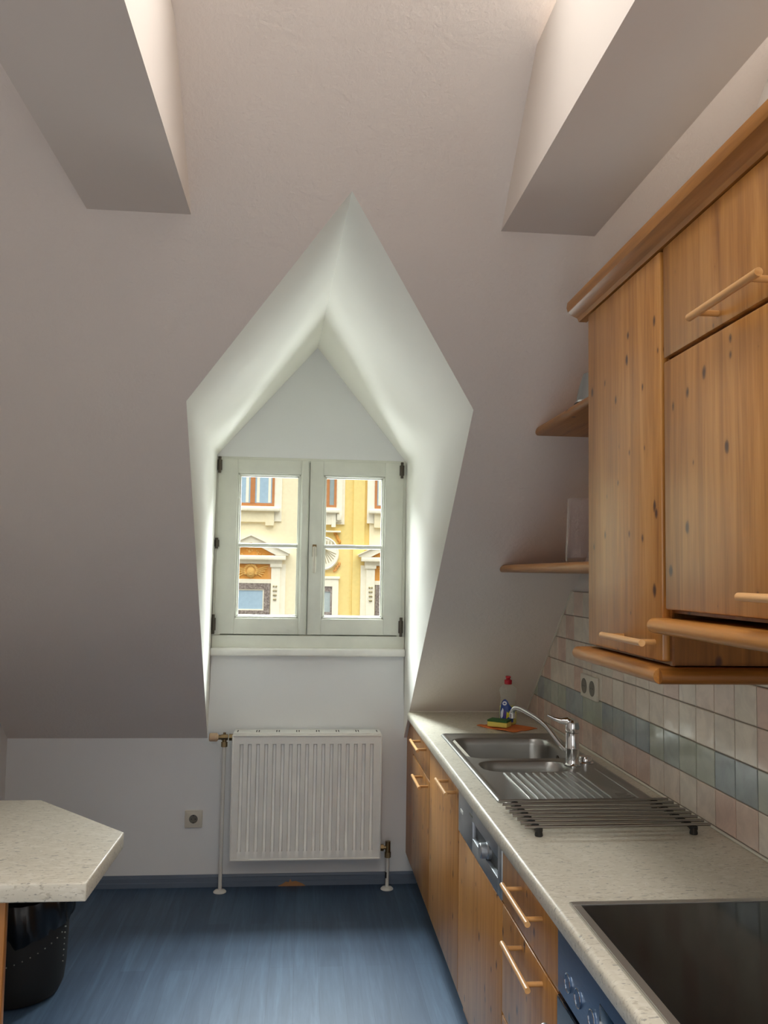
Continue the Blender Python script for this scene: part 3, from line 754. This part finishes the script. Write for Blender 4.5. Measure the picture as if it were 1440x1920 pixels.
# ------------------------------------------------------------------ trivet of steel rods
rk = thing('folding_trivet', 'flat rack of parallel steel rods lying between sink drainer and worktop', 'rack', (.86, 2.40, ZW))
zr = .924
for i in range(8):
    yy = 2.545 - i * .0365
    if i > 0: yy = 2.545 - i * .0375
    b = B(); b.rod((.592 + (i % 2) * .001 + i * .0012, yy, zr), (1.113 + i * .0006, yy + .006, zr), .0044, 12, .002)
    obj('rod', b, M['rackrod'], rk)
for xx in (.640, 1.068):
    b = B(); b.box(xx - .006, xx + .006, 2.275, 2.553, zr - .012, zr - .0045, .001)
    for i in range(8): b.box(xx - .010, xx + .010, 2.545 - i * .0375 - .005, 2.545 - i * .0375 + .009, zr - .012, zr - .002, .002)
    obj('link_strip', b, M['black'], rk)
    for yy in (2.283, 2.548):
        b = B(); zb = ZW + (.0065 if yy > 2.6 else 0); b.lathe((xx, yy, ZW), [(.010, 0), (.011, .003), (.009, .014), (.010, .020)], 16); obj('foot', b, M['black'], rk)

# ------------------------------------------------------------------ cloth, sponge, detergent
b = B(); bm = b.bm; n = 18
P00, P10, P11, P01 = Vector((.809, 3.925, 0)), Vector((.932, 3.757, 0)), Vector((1.072, 3.852, 0)), Vector((.945, 4.010, 0))
def cz(u, v): return ZW + .0035 + .0022 * math.sin(7 * u + 2) * math.cos(5 * v) + .0015 * math.sin(13 * v + 3 * u)
tp = [[None] * (n + 1) for _ in range(n + 1)]; bt = [[None] * (n + 1) for _ in range(n + 1)]
for i in range(n + 1):
    for j in range(n + 1):
        u, v = i / n, j / n; p = (P00 * (1 - u) + P10 * u) * (1 - v) + (P01 * (1 - u) + P11 * u) * v
        tp[i][j] = bm.verts.new((p.x, p.y, max(cz(u, v), ZW + .0022) + .001)); bt[i][j] = bm.verts.new((p.x, p.y, max(cz(u, v), ZW + .0022) - .0016))
for i in range(n):
    for j in range(n):
        bm.faces.new((tp[i][j], tp[i+1][j], tp[i+1][j+1], tp[i][j+1])); bm.faces.new((bt[i][j], bt[i][j+1], bt[i+1][j+1], bt[i+1][j]))
for i in range(n):
    for (a, c) in (((i, 0), (i+1, 0)), ((i+1, n), (i, n)), ((0, i+1), (0, i)), ((n, i), (n, i+1))):
        bm.faces.new((tp[a[0]][a[1]], bt[a[0]][a[1]], bt[c[0]][c[1]], tp[c[0]][c[1]]))
tag(obj('dishcloth', b, M['cloth'], sharp=60), 'orange sponge cloth lying flat on the worktop behind the sink', 'cloth')
spg = thing('kitchen_sponge', 'yellow sponge with green scouring top on the orange cloth', 'sponge', (.905, 3.885, ZW + .007))
Rz = Matrix.Translation((.905, 3.885, 0)) @ Matrix.Rotation(math.radians(-33), 4, 'Z')
t = B(); t.box(-.047, .047, -.032, .032, ZW + .0075, ZW + .030, .004, 2); b = B(); b.add(t.bm, Rz); obj('sponge_body', b, M['sponge'], spg)
t = B(); t.box(-.047, .047, -.032, .032, ZW + .030, ZW + .039, .002, 2); b = B(); b.add(t.bm, Rz); obj('scourer', b, M['scour'], spg)
bo = thing('detergent_bottle', 'clear squeeze bottle of yellow washing-up liquid with red cap', 'bottle', (.957, 3.935, ZW + .006))
bc = (.957, 3.935, ZW + .0065); fl = (1.0, .62)
prof = [(.0, 0), (.034, 0), (.040, .006), (.041, .060), (.0365, .105), (.034, .120), (.037, .140), (.041, .155), (.038, .168), (.026, .178), (.015, .184), (.013, .188)]
b = B(); b.lathe(bc, prof, 36, sc=fl); obj('bottle_body', b, M['bottle'], bo)
b = B(); b.lathe(bc, [(.0, .002), (.033, .002), (.0385, .007), (.0395, .060), (.0375, .086), (.0, .086)], 36, sc=fl); obj('liquid', b, M['soap'], bo, 'yellow liquid in the lower half')
b = B(); b.lathe(bc, [(.0165, .184), (.0175, .186), (.0175, .203), (.010, .206), (.009, .210), (.0125, .214), (.0125, .220), (.008, .222)], 24); obj('cap', b, M['red'], bo, 'red push-pull cap')
# wrap-around label: patches on the front of the body
def rad_at(h):
    for (r0, h0), (r1, h1) in zip(prof[1:], prof[2:]):
        if h0 <= h <= h1 and h1 > h0: return r0 + (r1 - r0) * (h - h0) / (h1 - h0)
    return .04
def label(name, outline, m, lift, parent, lab=None):
    """outline in (angle from the front in degrees, height)"""
    b = B(); cxm = sum(p[0] for p in outline) / len(outline); czm = sum(p[1] for p in outline) / len(outline); bm = b.bm
    def V(a, h):
        r = rad_at(h) + lift; an = math.radians(a - 97)
        return bm.verts.new((bc[0] + r * math.cos(an), bc[1] + fl[1] * r * math.sin(an) - lift * .3, bc[2] + h))
    rings = []
    for f in (1, .75, .5, .25): rings.append([V(cxm + (p[0] - cxm) * f, czm + (p[1] - czm) * f) for p in outline])
    for i in range(3): bridge(bm, rings[i], rings[i+1])
    bm.faces.new(rings[-1]); return obj(name, b, m, parent, lab, sharp=60)
arch = [(-62, .014), (-62, .070), (-58, .092), (-48, .108), (-34, .117), (-18, .117), (-4, .108), (8, .092), (30, .076), (36, .060), (36, .036), (34, .014), (0, .012), (-30, .012)]
arch2 = []
for i in range(len(arch)):
    a, c = arch[i], arch[(i+1) % len(arch)]
    for k in range(3): arch2.append((a[0] + (c[0] - a[0]) * k / 3, a[1] + (c[1] - a[1]) * k / 3))
lb = label('label', arch2, M['label_blue'], .0006, bo, 'dark blue arched label')
ell = lambda ca, ch, ra, rh: [(ca + ra * math.cos(k * PI / 10), ch + rh * math.sin(k * PI / 10)) for k in range(20)]
label('brand_oval', ell(-27, .099, 17, .0095), M['label_white'], .0012, lb, 'white oval logo on the label')
label('brand_lettering', ell(-27, .099, 9, .0028), M['label_blue'], .0017, lb)
label('label_print', [(-54, .060), (-40, .078), (-32, .070), (-36, .040), (-48, .030), (-56, .040)], M['label_white'], .0012, lb)
label('label_print', [(-30, .062), (-20, .070), (-14, .050), (-20, .026), (-30, .034)], M['label_violet'], .0013, lb)
label('label_print', [(-14, .030), (-10, .064), (-2, .048), (6, .068), (14, .050), (24, .062), (28, .030)], M['label_yellow'], .0012, lb)
label('label_print', [(-50, .018), (-40, .032), (-20, .026), (10, .030), (24, .018)], M['label_green'], .0012, lb)

# ------------------------------------------------------------------ hob
hb = thing('ceramic_hob', 'black glass hob in a steel rim at the near end of the worktop', 'hob', (.84, 1.53, ZW))
hx0, hx1, hy0, hy1 = .574, 1.094, 1.235, 1.812
b = B(); quadframe(b, hx0, hx1, hy0, hy1, ZW + .0003, ZW + .007, .020)
bmesh.ops.bevel(b.bm, geom=[e for e in b.bm.edges if all(v.co.z > ZW + .004 for v in e.verts)], offset=.002, segments=2, affect='EDGES')
obj('steel_rim', b, M['rim_steel'], hb)
b = B(); b.box(hx0 + .017, hx1 - .017, hy0 + .017, hy1 - .017, ZW + .0004, ZW + .0056); gp = obj('glass_plate', b, M['blackglass'], hb)

# ------------------------------------------------------------------ wall cabinets
XU = 0.730
def upper_door(parent, name, y0, y1, z0, z1, hy, hz):
    b = B(); face(b, y0, y1, z0, z1, XU, .020, .004); d = obj(name, b, M['door'], parent)
    bar(d, hy[0], hy[1], hz, XU, .040, .0072); return d
def round_rail(b, y0, y1, x0, x1, z0, z1):
    r = (z1 - z0) / 2
    pts = [(x0 + r - r * math.sin(PI * k / 8) , z0 + r - r * math.cos(PI * k / 8)) for k in range(9)] + [(x1, z1), (x1, z0)]
    b.prism(pts, 'y', y0, y1)
u1 = thing('wall_cabinet', 'tall narrow pine wall cabinet reaching lowest, nearest the window', 'cabinet', (.94, 1.92, 1.38))
b = B(); b.box(XU + .021, XR - .003, 1.690, 2.150, 1.412, 2.271); obj('carcass', b, M['panel_shaded'], u1)
b = B(); b.box(XU + .022, XR - .003, 1.690, 2.150, 2.271, 2.275); obj('top_panel', b, M['top_toned'], u1, 'unseen greyish top, toned to cut bounced light')
upper_door(u1, 'door', 1.692, 2.148, 1.418, 2.274, (1.700, 1.935), 1.456)
b = B(); round_rail(b, 1.668, 2.185, XU - .030, XR - .004, 1.377, 1.409)
lr = obj('bottom_rail', b, M['rail_y'], u1, 'rounded wooden moulding below the door')
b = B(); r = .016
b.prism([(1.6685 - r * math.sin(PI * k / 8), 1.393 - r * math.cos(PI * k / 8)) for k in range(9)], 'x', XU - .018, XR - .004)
obj('rail_end', b, M['rail_x_shaded'], u1, 'cross moulding along the near side with shade painted in')
u2 = thing('wall_cabinet', 'wide pine wall cabinet with flap above its door, at the right edge', 'cabinet', (.94, 1.3, 1.48))
b = B(); b.box(XU + .021, XR - .003, 1.015, 1.688, 1.518, 2.271); obj('carcass', b, M['panel_shaded'], u2)
b = B(); b.box(XU + .022, XR - .003, 1.015, 1.688, 2.271, 2.275); obj('top_panel', b, M['top_toned'], u2, 'unseen greyish top, toned to cut bounced light')
upper_door(u2, 'flap_door', 1.02, 1.679, 2.0375, 2.274, (1.232, 1.472), 2.062)
upper_door(u2, 'door', 1.02, 1.679, 1.524, 2.0325, (1.06, 1.308), 1.560)
b = B(); round_rail(b, 1.005, 1.694, XU - .032, XR - .004, 1.4765, 1.5075); obj('bottom_rail', b, M['rail_y'], u2, 'rounded wooden moulding below the door')
b = B(); b.box(XU + .015, XU + .020, 1.6795, 1.6905, 1.412, 2.270); obj('corner_post', b, M['rail_x_shaded'], u1)  # post in the gap between doors, its shade painted dark
b = B(); b.prism([(XU - .022 , 2.292), (XU - .032, 2.300), (XU - .036, 2.312), (XU - .034, 2.326), (XU - .024, 2.336), (XU + .012, 2.338), (XU + .020, 2.330), (XU + .020, 2.2755), (XU - .002, 2.2755), (XU - .006, 2.285)], 'y', 1.0, 2.215)
tag(obj('cornice_moulding', b, M['rail_y']), 'rounded wooden cornice running along the top of both wall cabinets', 'moulding')

# ------------------------------------------------------------------ open shelves between cabinet and slope
def shelf(z0, z1, xa, xb, lab, cl):
    r = (z1 - z0) / 2
    b = B(); bm = b.bm
    ya = 2.152; rings = []
    for (yy, xf) in ((ya, xa), (sy(z1) - .003, xb)):
        ring = []
        for k in range(9):
            a = PI * k / 8; zz = z0 + r - r * math.cos(a)
            y_ = yy if yy == ya else sy(zz) - .003
            ring.append(bm.verts.new((xf + r * (1 - math.sin(a)), y_, zz)))
        for zz in (z1, z0): ring.append(bm.verts.new((XR - .003, yy if yy == ya else sy(zz) - .003, zz)))
        rings.append(ring)
    bridge(bm, rings[0], rings[1]); bm.faces.new(rings[0]); bm.faces.new(rings[1][::-1])
    return tag(obj('corner_shelf', b, M['shelf']), lab, 'shelf', cl)
shelf(1.603, 1.634, .808, .810, 'lower open pine shelf running from the cabinet to the slope', 'open shelves beside the wall cabinet')
shelf(2.084, 2.112, .805, .803, 'upper open pine shelf running from the cabinet to the slope', 'open shelves beside the wall cabinet')
gl = thing('glass_vase', 'tall clear glass vase on the lower open shelf', 'vase', (.878, 2.66, 1.6345))
gc = (.878, 2.66, 1.6345)
b = B(); b.lathe(gc, [(.0, .001), (.044, .001), (.046, .004), (.047, .03), (.0405, .203), (.0385, .203), (.0435, .03), (.042, .016), (.0, .014)], 32); obj('vase_body', b, M['clear'], gl)
ga = thing('small_appliance', 'grey tapered container with dark foot on the upper shelf', 'container', (.878, 2.53, 2.1125))
gc = (.878, 2.53, 2.1125)
b = B(); b.lathe(gc, [(.058, 0), (.060, .003), (.058, .008)], 30); obj('base', b, M['black'], ga, 'dark foot ring')
b = B(); b.lathe(gc, [(.056, .0085), (.056, .014), (.053, .016)], 30); obj('rim', b, M['chrome'], ga)
b = B(); b.lathe(gc, [(.052, .0165), (.046, .05), (.034, .09), (.030, .10), (.0, .104)], 30); obj('body', b, M['grey_item'], ga)

# ------------------------------------------------------------------ breakfast counter on the left
tb = thing('breakfast_counter', 'speckled cream peninsula table with chamfered end on the left', 'table', (-1.0, 2.35, 0))
b = B()
o = [(XL + .002, 1.995), (-.458, 1.992), (-.452, 2.364), (-.760, 2.697), (XL + .002, 2.700)]
b.prism(o, 'z', .859, .900, .004, 3); obj('tabletop', b, M['laminate'], tb)
b = B(); b.box(-1.40, -.640, 2.030, 2.052, 0, .859, .002); obj('support_panel', b, M['panel'], tb, 'orange pine supporting panel')

# ------------------------------------------------------------------ waste bin
bn = thing('waste_bin', 'round black bin with plastic liner on the floor under the counter', 'bin', (-1.035, 3.46, 0))
bc_ = (-1.035, 3.46)
b = B(); b.lathe((*bc_, 0), [(.0, .0), (.135, .0), (.150, .006), (.165, .04), (.172, .10), (.176, .20), (.178, .33), (.176, .335), (.170, .33), (.168, .1), (.0, .03)], 48); obj('bin_body', b, M['bin'], bn)
b = B(); bm = b.bm; seg = 96; prev = None
for (r, h, am) in ((.150, .20, .004), (.166, .33, .004), (.172, .368, .006), (.182, .372, .006), (.188, .350, .007), (.187, .315, .009), (.186, .285, .012), (.182, .262, .014)):
    ring = []
    for k in range(seg):
        a = 2 * PI * k / seg; d = am * (math.sin(9 * a + h * 40) * .5 + math.sin(23 * a + h * 25) * .35 + math.sin(5 * a) * .3)
        ring.append(bm.verts.new((bc_[0] + (r + d) * math.cos(a), bc_[1] + (r + d) * math.sin(a), h + d * .9 - (.05 * max(0, -math.sin(a + .5)) if h < .33 and r > .17 else 0))))
    if prev: bridge(bm, prev, ring)
    prev = ring
obj('bin_liner', b, M['bag'], bn, 'black plastic bag folded over the rim', sharp=70, recalc=False)
def bump_dot(an, z, r=.0028):
    b = B()
    rr = .150 + (.176 - .150) * min(1, z / .12) + .0006
    rr = .1722 + .0042 * (z - .1) / .1 if z >= .1 else rr
    b.lathe((bc_[0] + rr * math.cos(an), bc_[1] + rr * math.sin(an), z), [(.0, -r), (r * .8, -r * .6), (r, 0), (r * .8, r * .6), (.0, r)], 8); obj('stitch', b, M['stud'], bn)
for k in range(13): bump_dot(math.radians(-112 + k * 8.6), .142 + .0062 * k + .0002 * k * k)
for k in range(8): bump_dot(math.radians(-10), .12 + k * .021)

# ------------------------------------------------------------------ the house across the street
YH = 28.0
M['f_cream'] = plain('facade_cream', '#f3e6c4', 0.9); M['f_yellow'] = plain('facade_yellow', '#f2d88c', 0.9); M['f_white'] = plain('facade_white', '#f6eeda', 0.85)
M['f_frame'] = plain('facade_window_wood', '#bd7c48', 0.6); M['f_glass'] = plain('facade_glass', '#a9c1d4', 0.12); M['f_grey'] = plain('facade_grey_glass', '#9fabac', 0.15)
M['f_orange'] = plain('facade_fresco', '#e0a04e', 0.9); M['f_stone'] = NT('facade_granite').m
tt = NT('facade_granite_'); tt.set(Base_Color=tt.ramp(tt.noise(tt.pos(), 16, 4, .7), [(.4, srgb('#6d5f5a')), (.6, srgb('#a3968e'))]), Roughness=.8); M['f_stone'] = tt.m
M['f_relief'] = plain('facade_relief', '#e6b76a', 0.9); M['f_dark'] = plain('facade_husk', '#a89c78', 0.9)
M['asphalt'] = plain('street', '#77756f', 0.9); M['roof'] = plain('facade_roof', '#8a5340', 0.9)
fb = thing('town_house', 'cream and yellow stucco house seen across the street through the window', 'building', (0, YH, -12))
b = B(); b.box(-14, 0.05, YH, YH + 8, -12, 9); b.box(2.15, 16, YH, YH + 8, -12, 9); obj('cream_wall', b, M['f_cream'], fb)
b = B(); b.box(0.05, 2.15, YH + .12, YH + 8, -12, 9); b.box(1.62, 1.99, YH + .04, YH + .12, -12, 9); obj('yellow_wall', b, M['f_yellow'], fb, 'deeper yellow recessed bay')
b = B(); b.prism([(YH - .5, 9), (YH + 8.5, 9), (YH + 4, 11.5)], 'x', -14.3, 16.3); obj('roof', b, M['roof'], fb)
def fx_(b, cx, x0, x1, z0, z1, d, dep=.6, bev=0): b.box(cx + x0, cx + x1, YH - d, YH - d + dep, z0, z1, bev)
def rich_bay(cx, y_off=0.0):
    # upper window with apron
    b = B(); fx_(b, cx, -.94, .94, 3.25, 7.0, .05); sur = obj('window_surround', b, M['f_white'], fb)
    b = B(); fx_(b, cx, -.70, -.62, 3.73, 6.6, .075, .05); fx_(b, cx, .62, .70, 3.73, 6.6, .075, .05); fx_(b, cx, -.62, .62, 3.73, 3.83, .075, .05); fx_(b, cx, -.075, .075, 3.83, 6.6, .085, .06); fx_(b, cx, -.70, .70, 6.5, 6.6, .075, .05)
    fr = obj('window', b, M['f_frame'], fb, 'brown wooden casement window')
    b = B(); fx_(b, cx, -.62, .62, 3.83, 6.5, .058, .01); obj('window_glass', b, M['f_glass'], fr)
    b = B()
    for s in (-1, 1):
        fx_(b, cx, *sorted((s * .13, s * .22)), 3.85, 6.5, .062, .01); fx_(b, cx, *sorted((s * .50, s * .58)), 3.85, 6.5, .062, .01)
    obj('curtain', b, M['f_white'], fr)
    b = B(); fx_(b, cx, -.89, .89, 3.57, 3.69, .20, .2, .02); fx_(b, cx, -.80, .80, 3.69, 3.73, .10, .1); obj('window_ledge', b, M['f_white'], fb)
    b = B(); fx_(b, cx, -.71, .71, 3.215, 3.57, .09, .1); 
    for s in (-1, 1): fx_(b, cx, *sorted((s * .43, s * .71)), 3.11, 3.57, .11, .1)
    obj('apron', b, M['f_cream'], fb)
    # pediment
    b = B(); zt, zb_, hw = 2.77, 2.14, 1.2
    b.prism([(cx - hw, zb_), (cx - hw, zb_ + .06), (cx, zt), (cx + hw, zb_ + .06), (cx + hw, zb_), (cx + .82, zb_), (cx, zt - .22), (cx - .82, zb_)], 'y', YH - .26, YH)
    b.prism([(cx - hw - .04, zb_ + .05), (cx - hw - .04, zb_ + .075), (cx, zt + .03), (cx + hw + .04, zb_ + .075), (cx + hw + .04, zb_ + .05), (cx, zt - .005)], 'y', YH - .32, YH)
    fx_(b, cx, -1.12, 1.12, 1.995, 2.135, .28, .3, .015); fx_(b, cx, -1.0, 1.0, 1.87, 1.995, .14, .16)
    obj('pediment', b, M['f_white'], fb)
    b = B(); b.prism([(cx - .80, 2.135), (cx, 2.55), (cx + .80, 2.135)], 'y', YH - .06, YH)
    ty = obj('tympanum', b, M['f_orange'], fb, 'painted orange gable field')
    rr = random.Random(11)
    for i in range(26):
        b = B()
        u = rr.uniform(-.7, .7); h = rr.uniform(2.15, 2.15 + (.72 - abs(u)) * .32); s = rr.uniform(.02, .05)
        b.lathe((cx + u, YH - .06, h), [(s, .0), (s * .9, -s * .5), (s * .4, -s)], 8, 'y'); obj('garland_flower', b, M['f_relief'], ty)
    b = B()
    for s in (-1, 1):
        fx_(b, cx, *sorted((s * .66, s * .94)), -8, 1.83, .12, .14); fx_(b, cx, *sorted((s * .62, s * .99)), 1.76, 1.87, .16, .18, .01); fx_(b, cx, *sorted((s * .94, s * 1.12)), -8, 1.87, .05, .07)
    fx_(b, cx, -.66, .66, 1.24, 1.375, .06, .08)
    obj('pilaster', b, M['f_white'], fb)
    for s in (-1, 1):
        for k in range(4):
            for q in (-.04, .04):
                b = B(); b.lathe((cx + s * .79 + q * (1 - k * .12), YH - .12, 1.15 - k * .14), [(.035, 0), (.028, -.03), (.01, -.05)], 8, 'y'); obj('husk', b, M['f_dark'], fb)
    b = B(); fx_(b, cx, -.66, .66, 1.375, 1.85, .03, .04); pn = obj('fresco_panel', b, M['f_orange'], fb, 'orange panel with a carved mask and wings')
    b = B()
    b.lathe((cx, YH - .03, 1.60), [(.0, -.14), (.10, -.11), (.16, -.04), (.17, 0)], 18, 'y', (1, 1.15))
    for k in range(14):
        a = PI * (-.15 + 1.3 * k / 13); b.lathe((cx + .19 * math.cos(a), YH - .03, 1.63 + .19 * math.sin(a)), [(.06, 0), (.05, -.06), (.02, -.09)], 8, 'y')
    for s in (-1, 1):
        for k in range(5): b.rod((cx + s * .2, YH - .04, 1.56 + k * .03), (cx + s * (.36 + .05 * k), YH - .04, 1.46 + k * .085), .026, 8)
    b.rod((cx - .055, YH - .16, 1.62), (cx - .05, YH - .10, 1.62), .02, 8); b.rod((cx + .055, YH - .16, 1.62), (cx + .05, YH - .10, 1.62), .02, 8); b.rod((cx, YH - .18, 1.58), (cx, YH - .12, 1.6), .02, 8); b.rod((cx - .04, YH - .15, 1.51), (cx + .04, YH - .15, 1.51), .014, 8)
    obj('carved_mask', b, M['f_relief'], pn)
    # lower window in granite
    b = B(); quad = ((-.63, -.44, -1.6, 1.24), (.44, .63, -1.6, 1.24), (-.44, .44, 1.05, 1.24), (-.44, .44, .22, .37))
    for (x0, x1, z0, z1) in quad: fx_(b, cx, x0, x1, z0, z1, .05, .08)
    wn = obj('window', b, M['f_stone'], fb, 'window framed in speckled brown granite')
    b = B(); fx_(b, cx, -.44, .44, .37, 1.05, .01, .03); fx_(b, cx, -.44, .44, -1.6, .22, .01, .03); obj('window_glass', b, M['f_glass'], wn)
    b = B()
    for (x0, x1, z0, z1) in ((-.44, -.40, .37, 1.05), (.40, .44, .37, 1.05), (-.40, .40, .37, .41), (-.40, .40, 1.01, 1.05)): fx_(b, cx, x0, x1, z0, z1, .03, .03)
    obj('window_frame', b, M['f_white'], wn)
def plain_bay(cx):
    b = B(); fx_(b, cx, -.58, .58, 3.27, 7.0, .02, .3); fx_(b, cx, -.67, .67, 3.20, 7.0, -.06, .1); obj('window_surround', b, M['f_white'], fb)
    b = B(); fx_(b, cx, -.39, -.31, 3.74, 6.6, .045, .05); fx_(b, cx, .31, .39, 3.74, 6.6, .045, .05); fx_(b, cx, -.31, .31, 3.74, 3.82, .045, .05); fx_(b, cx, -.16, .16, 3.82, 6.6, .05, .05)
    fr = obj('window', b, M['f_frame'], fb, 'narrow brown wooden window')
    b = B(); fx_(b, cx, -.31, .31, 3.82, 6.6, .028, .01); obj('window_glass', b, M['f_grey'], fr)
    b = B(); fx_(b, cx, -.50, .50, 3.56, 3.68, .16, .2, .02); fx_(b, cx, -.40, .40, 3.68, 3.74, .08, .1); obj('window_ledge', b, M['f_white'], fb)
    b = B(); fx_(b, cx, -.38, .38, 3.18, 3.56, .06, .2)
    for s in (-1, 1): fx_(b, cx, *sorted((s * .24, s * .38)), 3.10, 3.56, .08, .2); fx_(b, cx, *sorted((s * .41, s * .56)), 3.32, 3.55, .10, .2, .02)
    obj('apron', b, M['f_white'], fb)
    b = B(); fx_(b, cx, -.55, .55, 2.93, 2.985, .04, .2, .01); b.lathe((cx, YH - .02, 2.24), [(.50, .12), (.50, -.01), (.46, -.03), (.44, -.01), (.0, -.01)], 40, 'y', (1, 1.1))
    md = obj('medallion', b, M['f_white'], fb, 'round white shell medallion')
    b = B()
    for k in range(13):
        a = -PI * (.06 + .88 * k / 12); b.rod((cx + .06 * math.cos(a), YH - .04, 2.38 + .06 * math.sin(a)), (cx + .42 * math.cos(a), YH - .03, 2.30 + .40 * math.sin(a)), .012, 6)
    for k in range(7): b.rod((cx - .3 + k * .1, YH - .04, 2.52), (cx - .3 + k * .1, YH - .04, 2.64), .012, 6)
    obj('shell_rib', b, M['f_dark'], md)
    b = B(); rr = random.Random(4)
    for s in (-1, 1):
        for k in range(9):
            b.lathe((cx + s * (.36 + .02 * k + rr.uniform(-.02, .02)), YH + .10, 2.93 - k * .04), [(.055, 0), (.04, -.04), (.015, -.06)], 8, 'y')
            b.lathe((cx + s * (.54 - .02 * k + rr.uniform(-.02, .02)), YH + .10, 1.92 - k * .03), [(.05, 0), (.04, -.04), (.015, -.06)], 8, 'y')
    obj('scrollwork', b, M['f_orange'], fb, 'orange painted scrolls around the medallion')
    b = B()
    for (x0, x1, z0, z1, d) in ((-.51, -.31, -2, 1.49, .0), (.31, .51, -2, 1.49, .0), (-.31, .31, 1.17, 1.49, .0), (-.55, .55, 1.42, 1.50, .03)): fx_(b, cx, x0, x1, z0, z1, d, .2)
    obj('window_surround', b, M['f_white'], fb)
    b = B()
    for (x0, x1, z0, z1) in ((-.31, -.25, -2, 1.17), (.25, .31, -2, 1.17), (-.25, .25, 1.0, 1.17), (-.25, .25, .22, .34)): fx_(b, cx, x0, x1, z0, z1, -.03, .1)
    wn = obj('window', b, M['f_stone'], fb, 'narrow window framed in granite')
    b = B(); fx_(b, cx, -.25, .25, .34, 1.0, -.06, .03); fx_(b, cx, -.25, .25, -2, .22, -.06, .03); obj('window_glass', b, M['f_grey'], wn)
for cx in (-1.666, 3.003): rich_bay(cx)
plain_bay(0.66)
b = B(); b.box(-40, 40, YB + 8, YH + 1, -12.3, -12.0); tag(obj('street', b, M['asphalt']), 'grey street far below between the houses', 'street')['kind'] = 'structure'
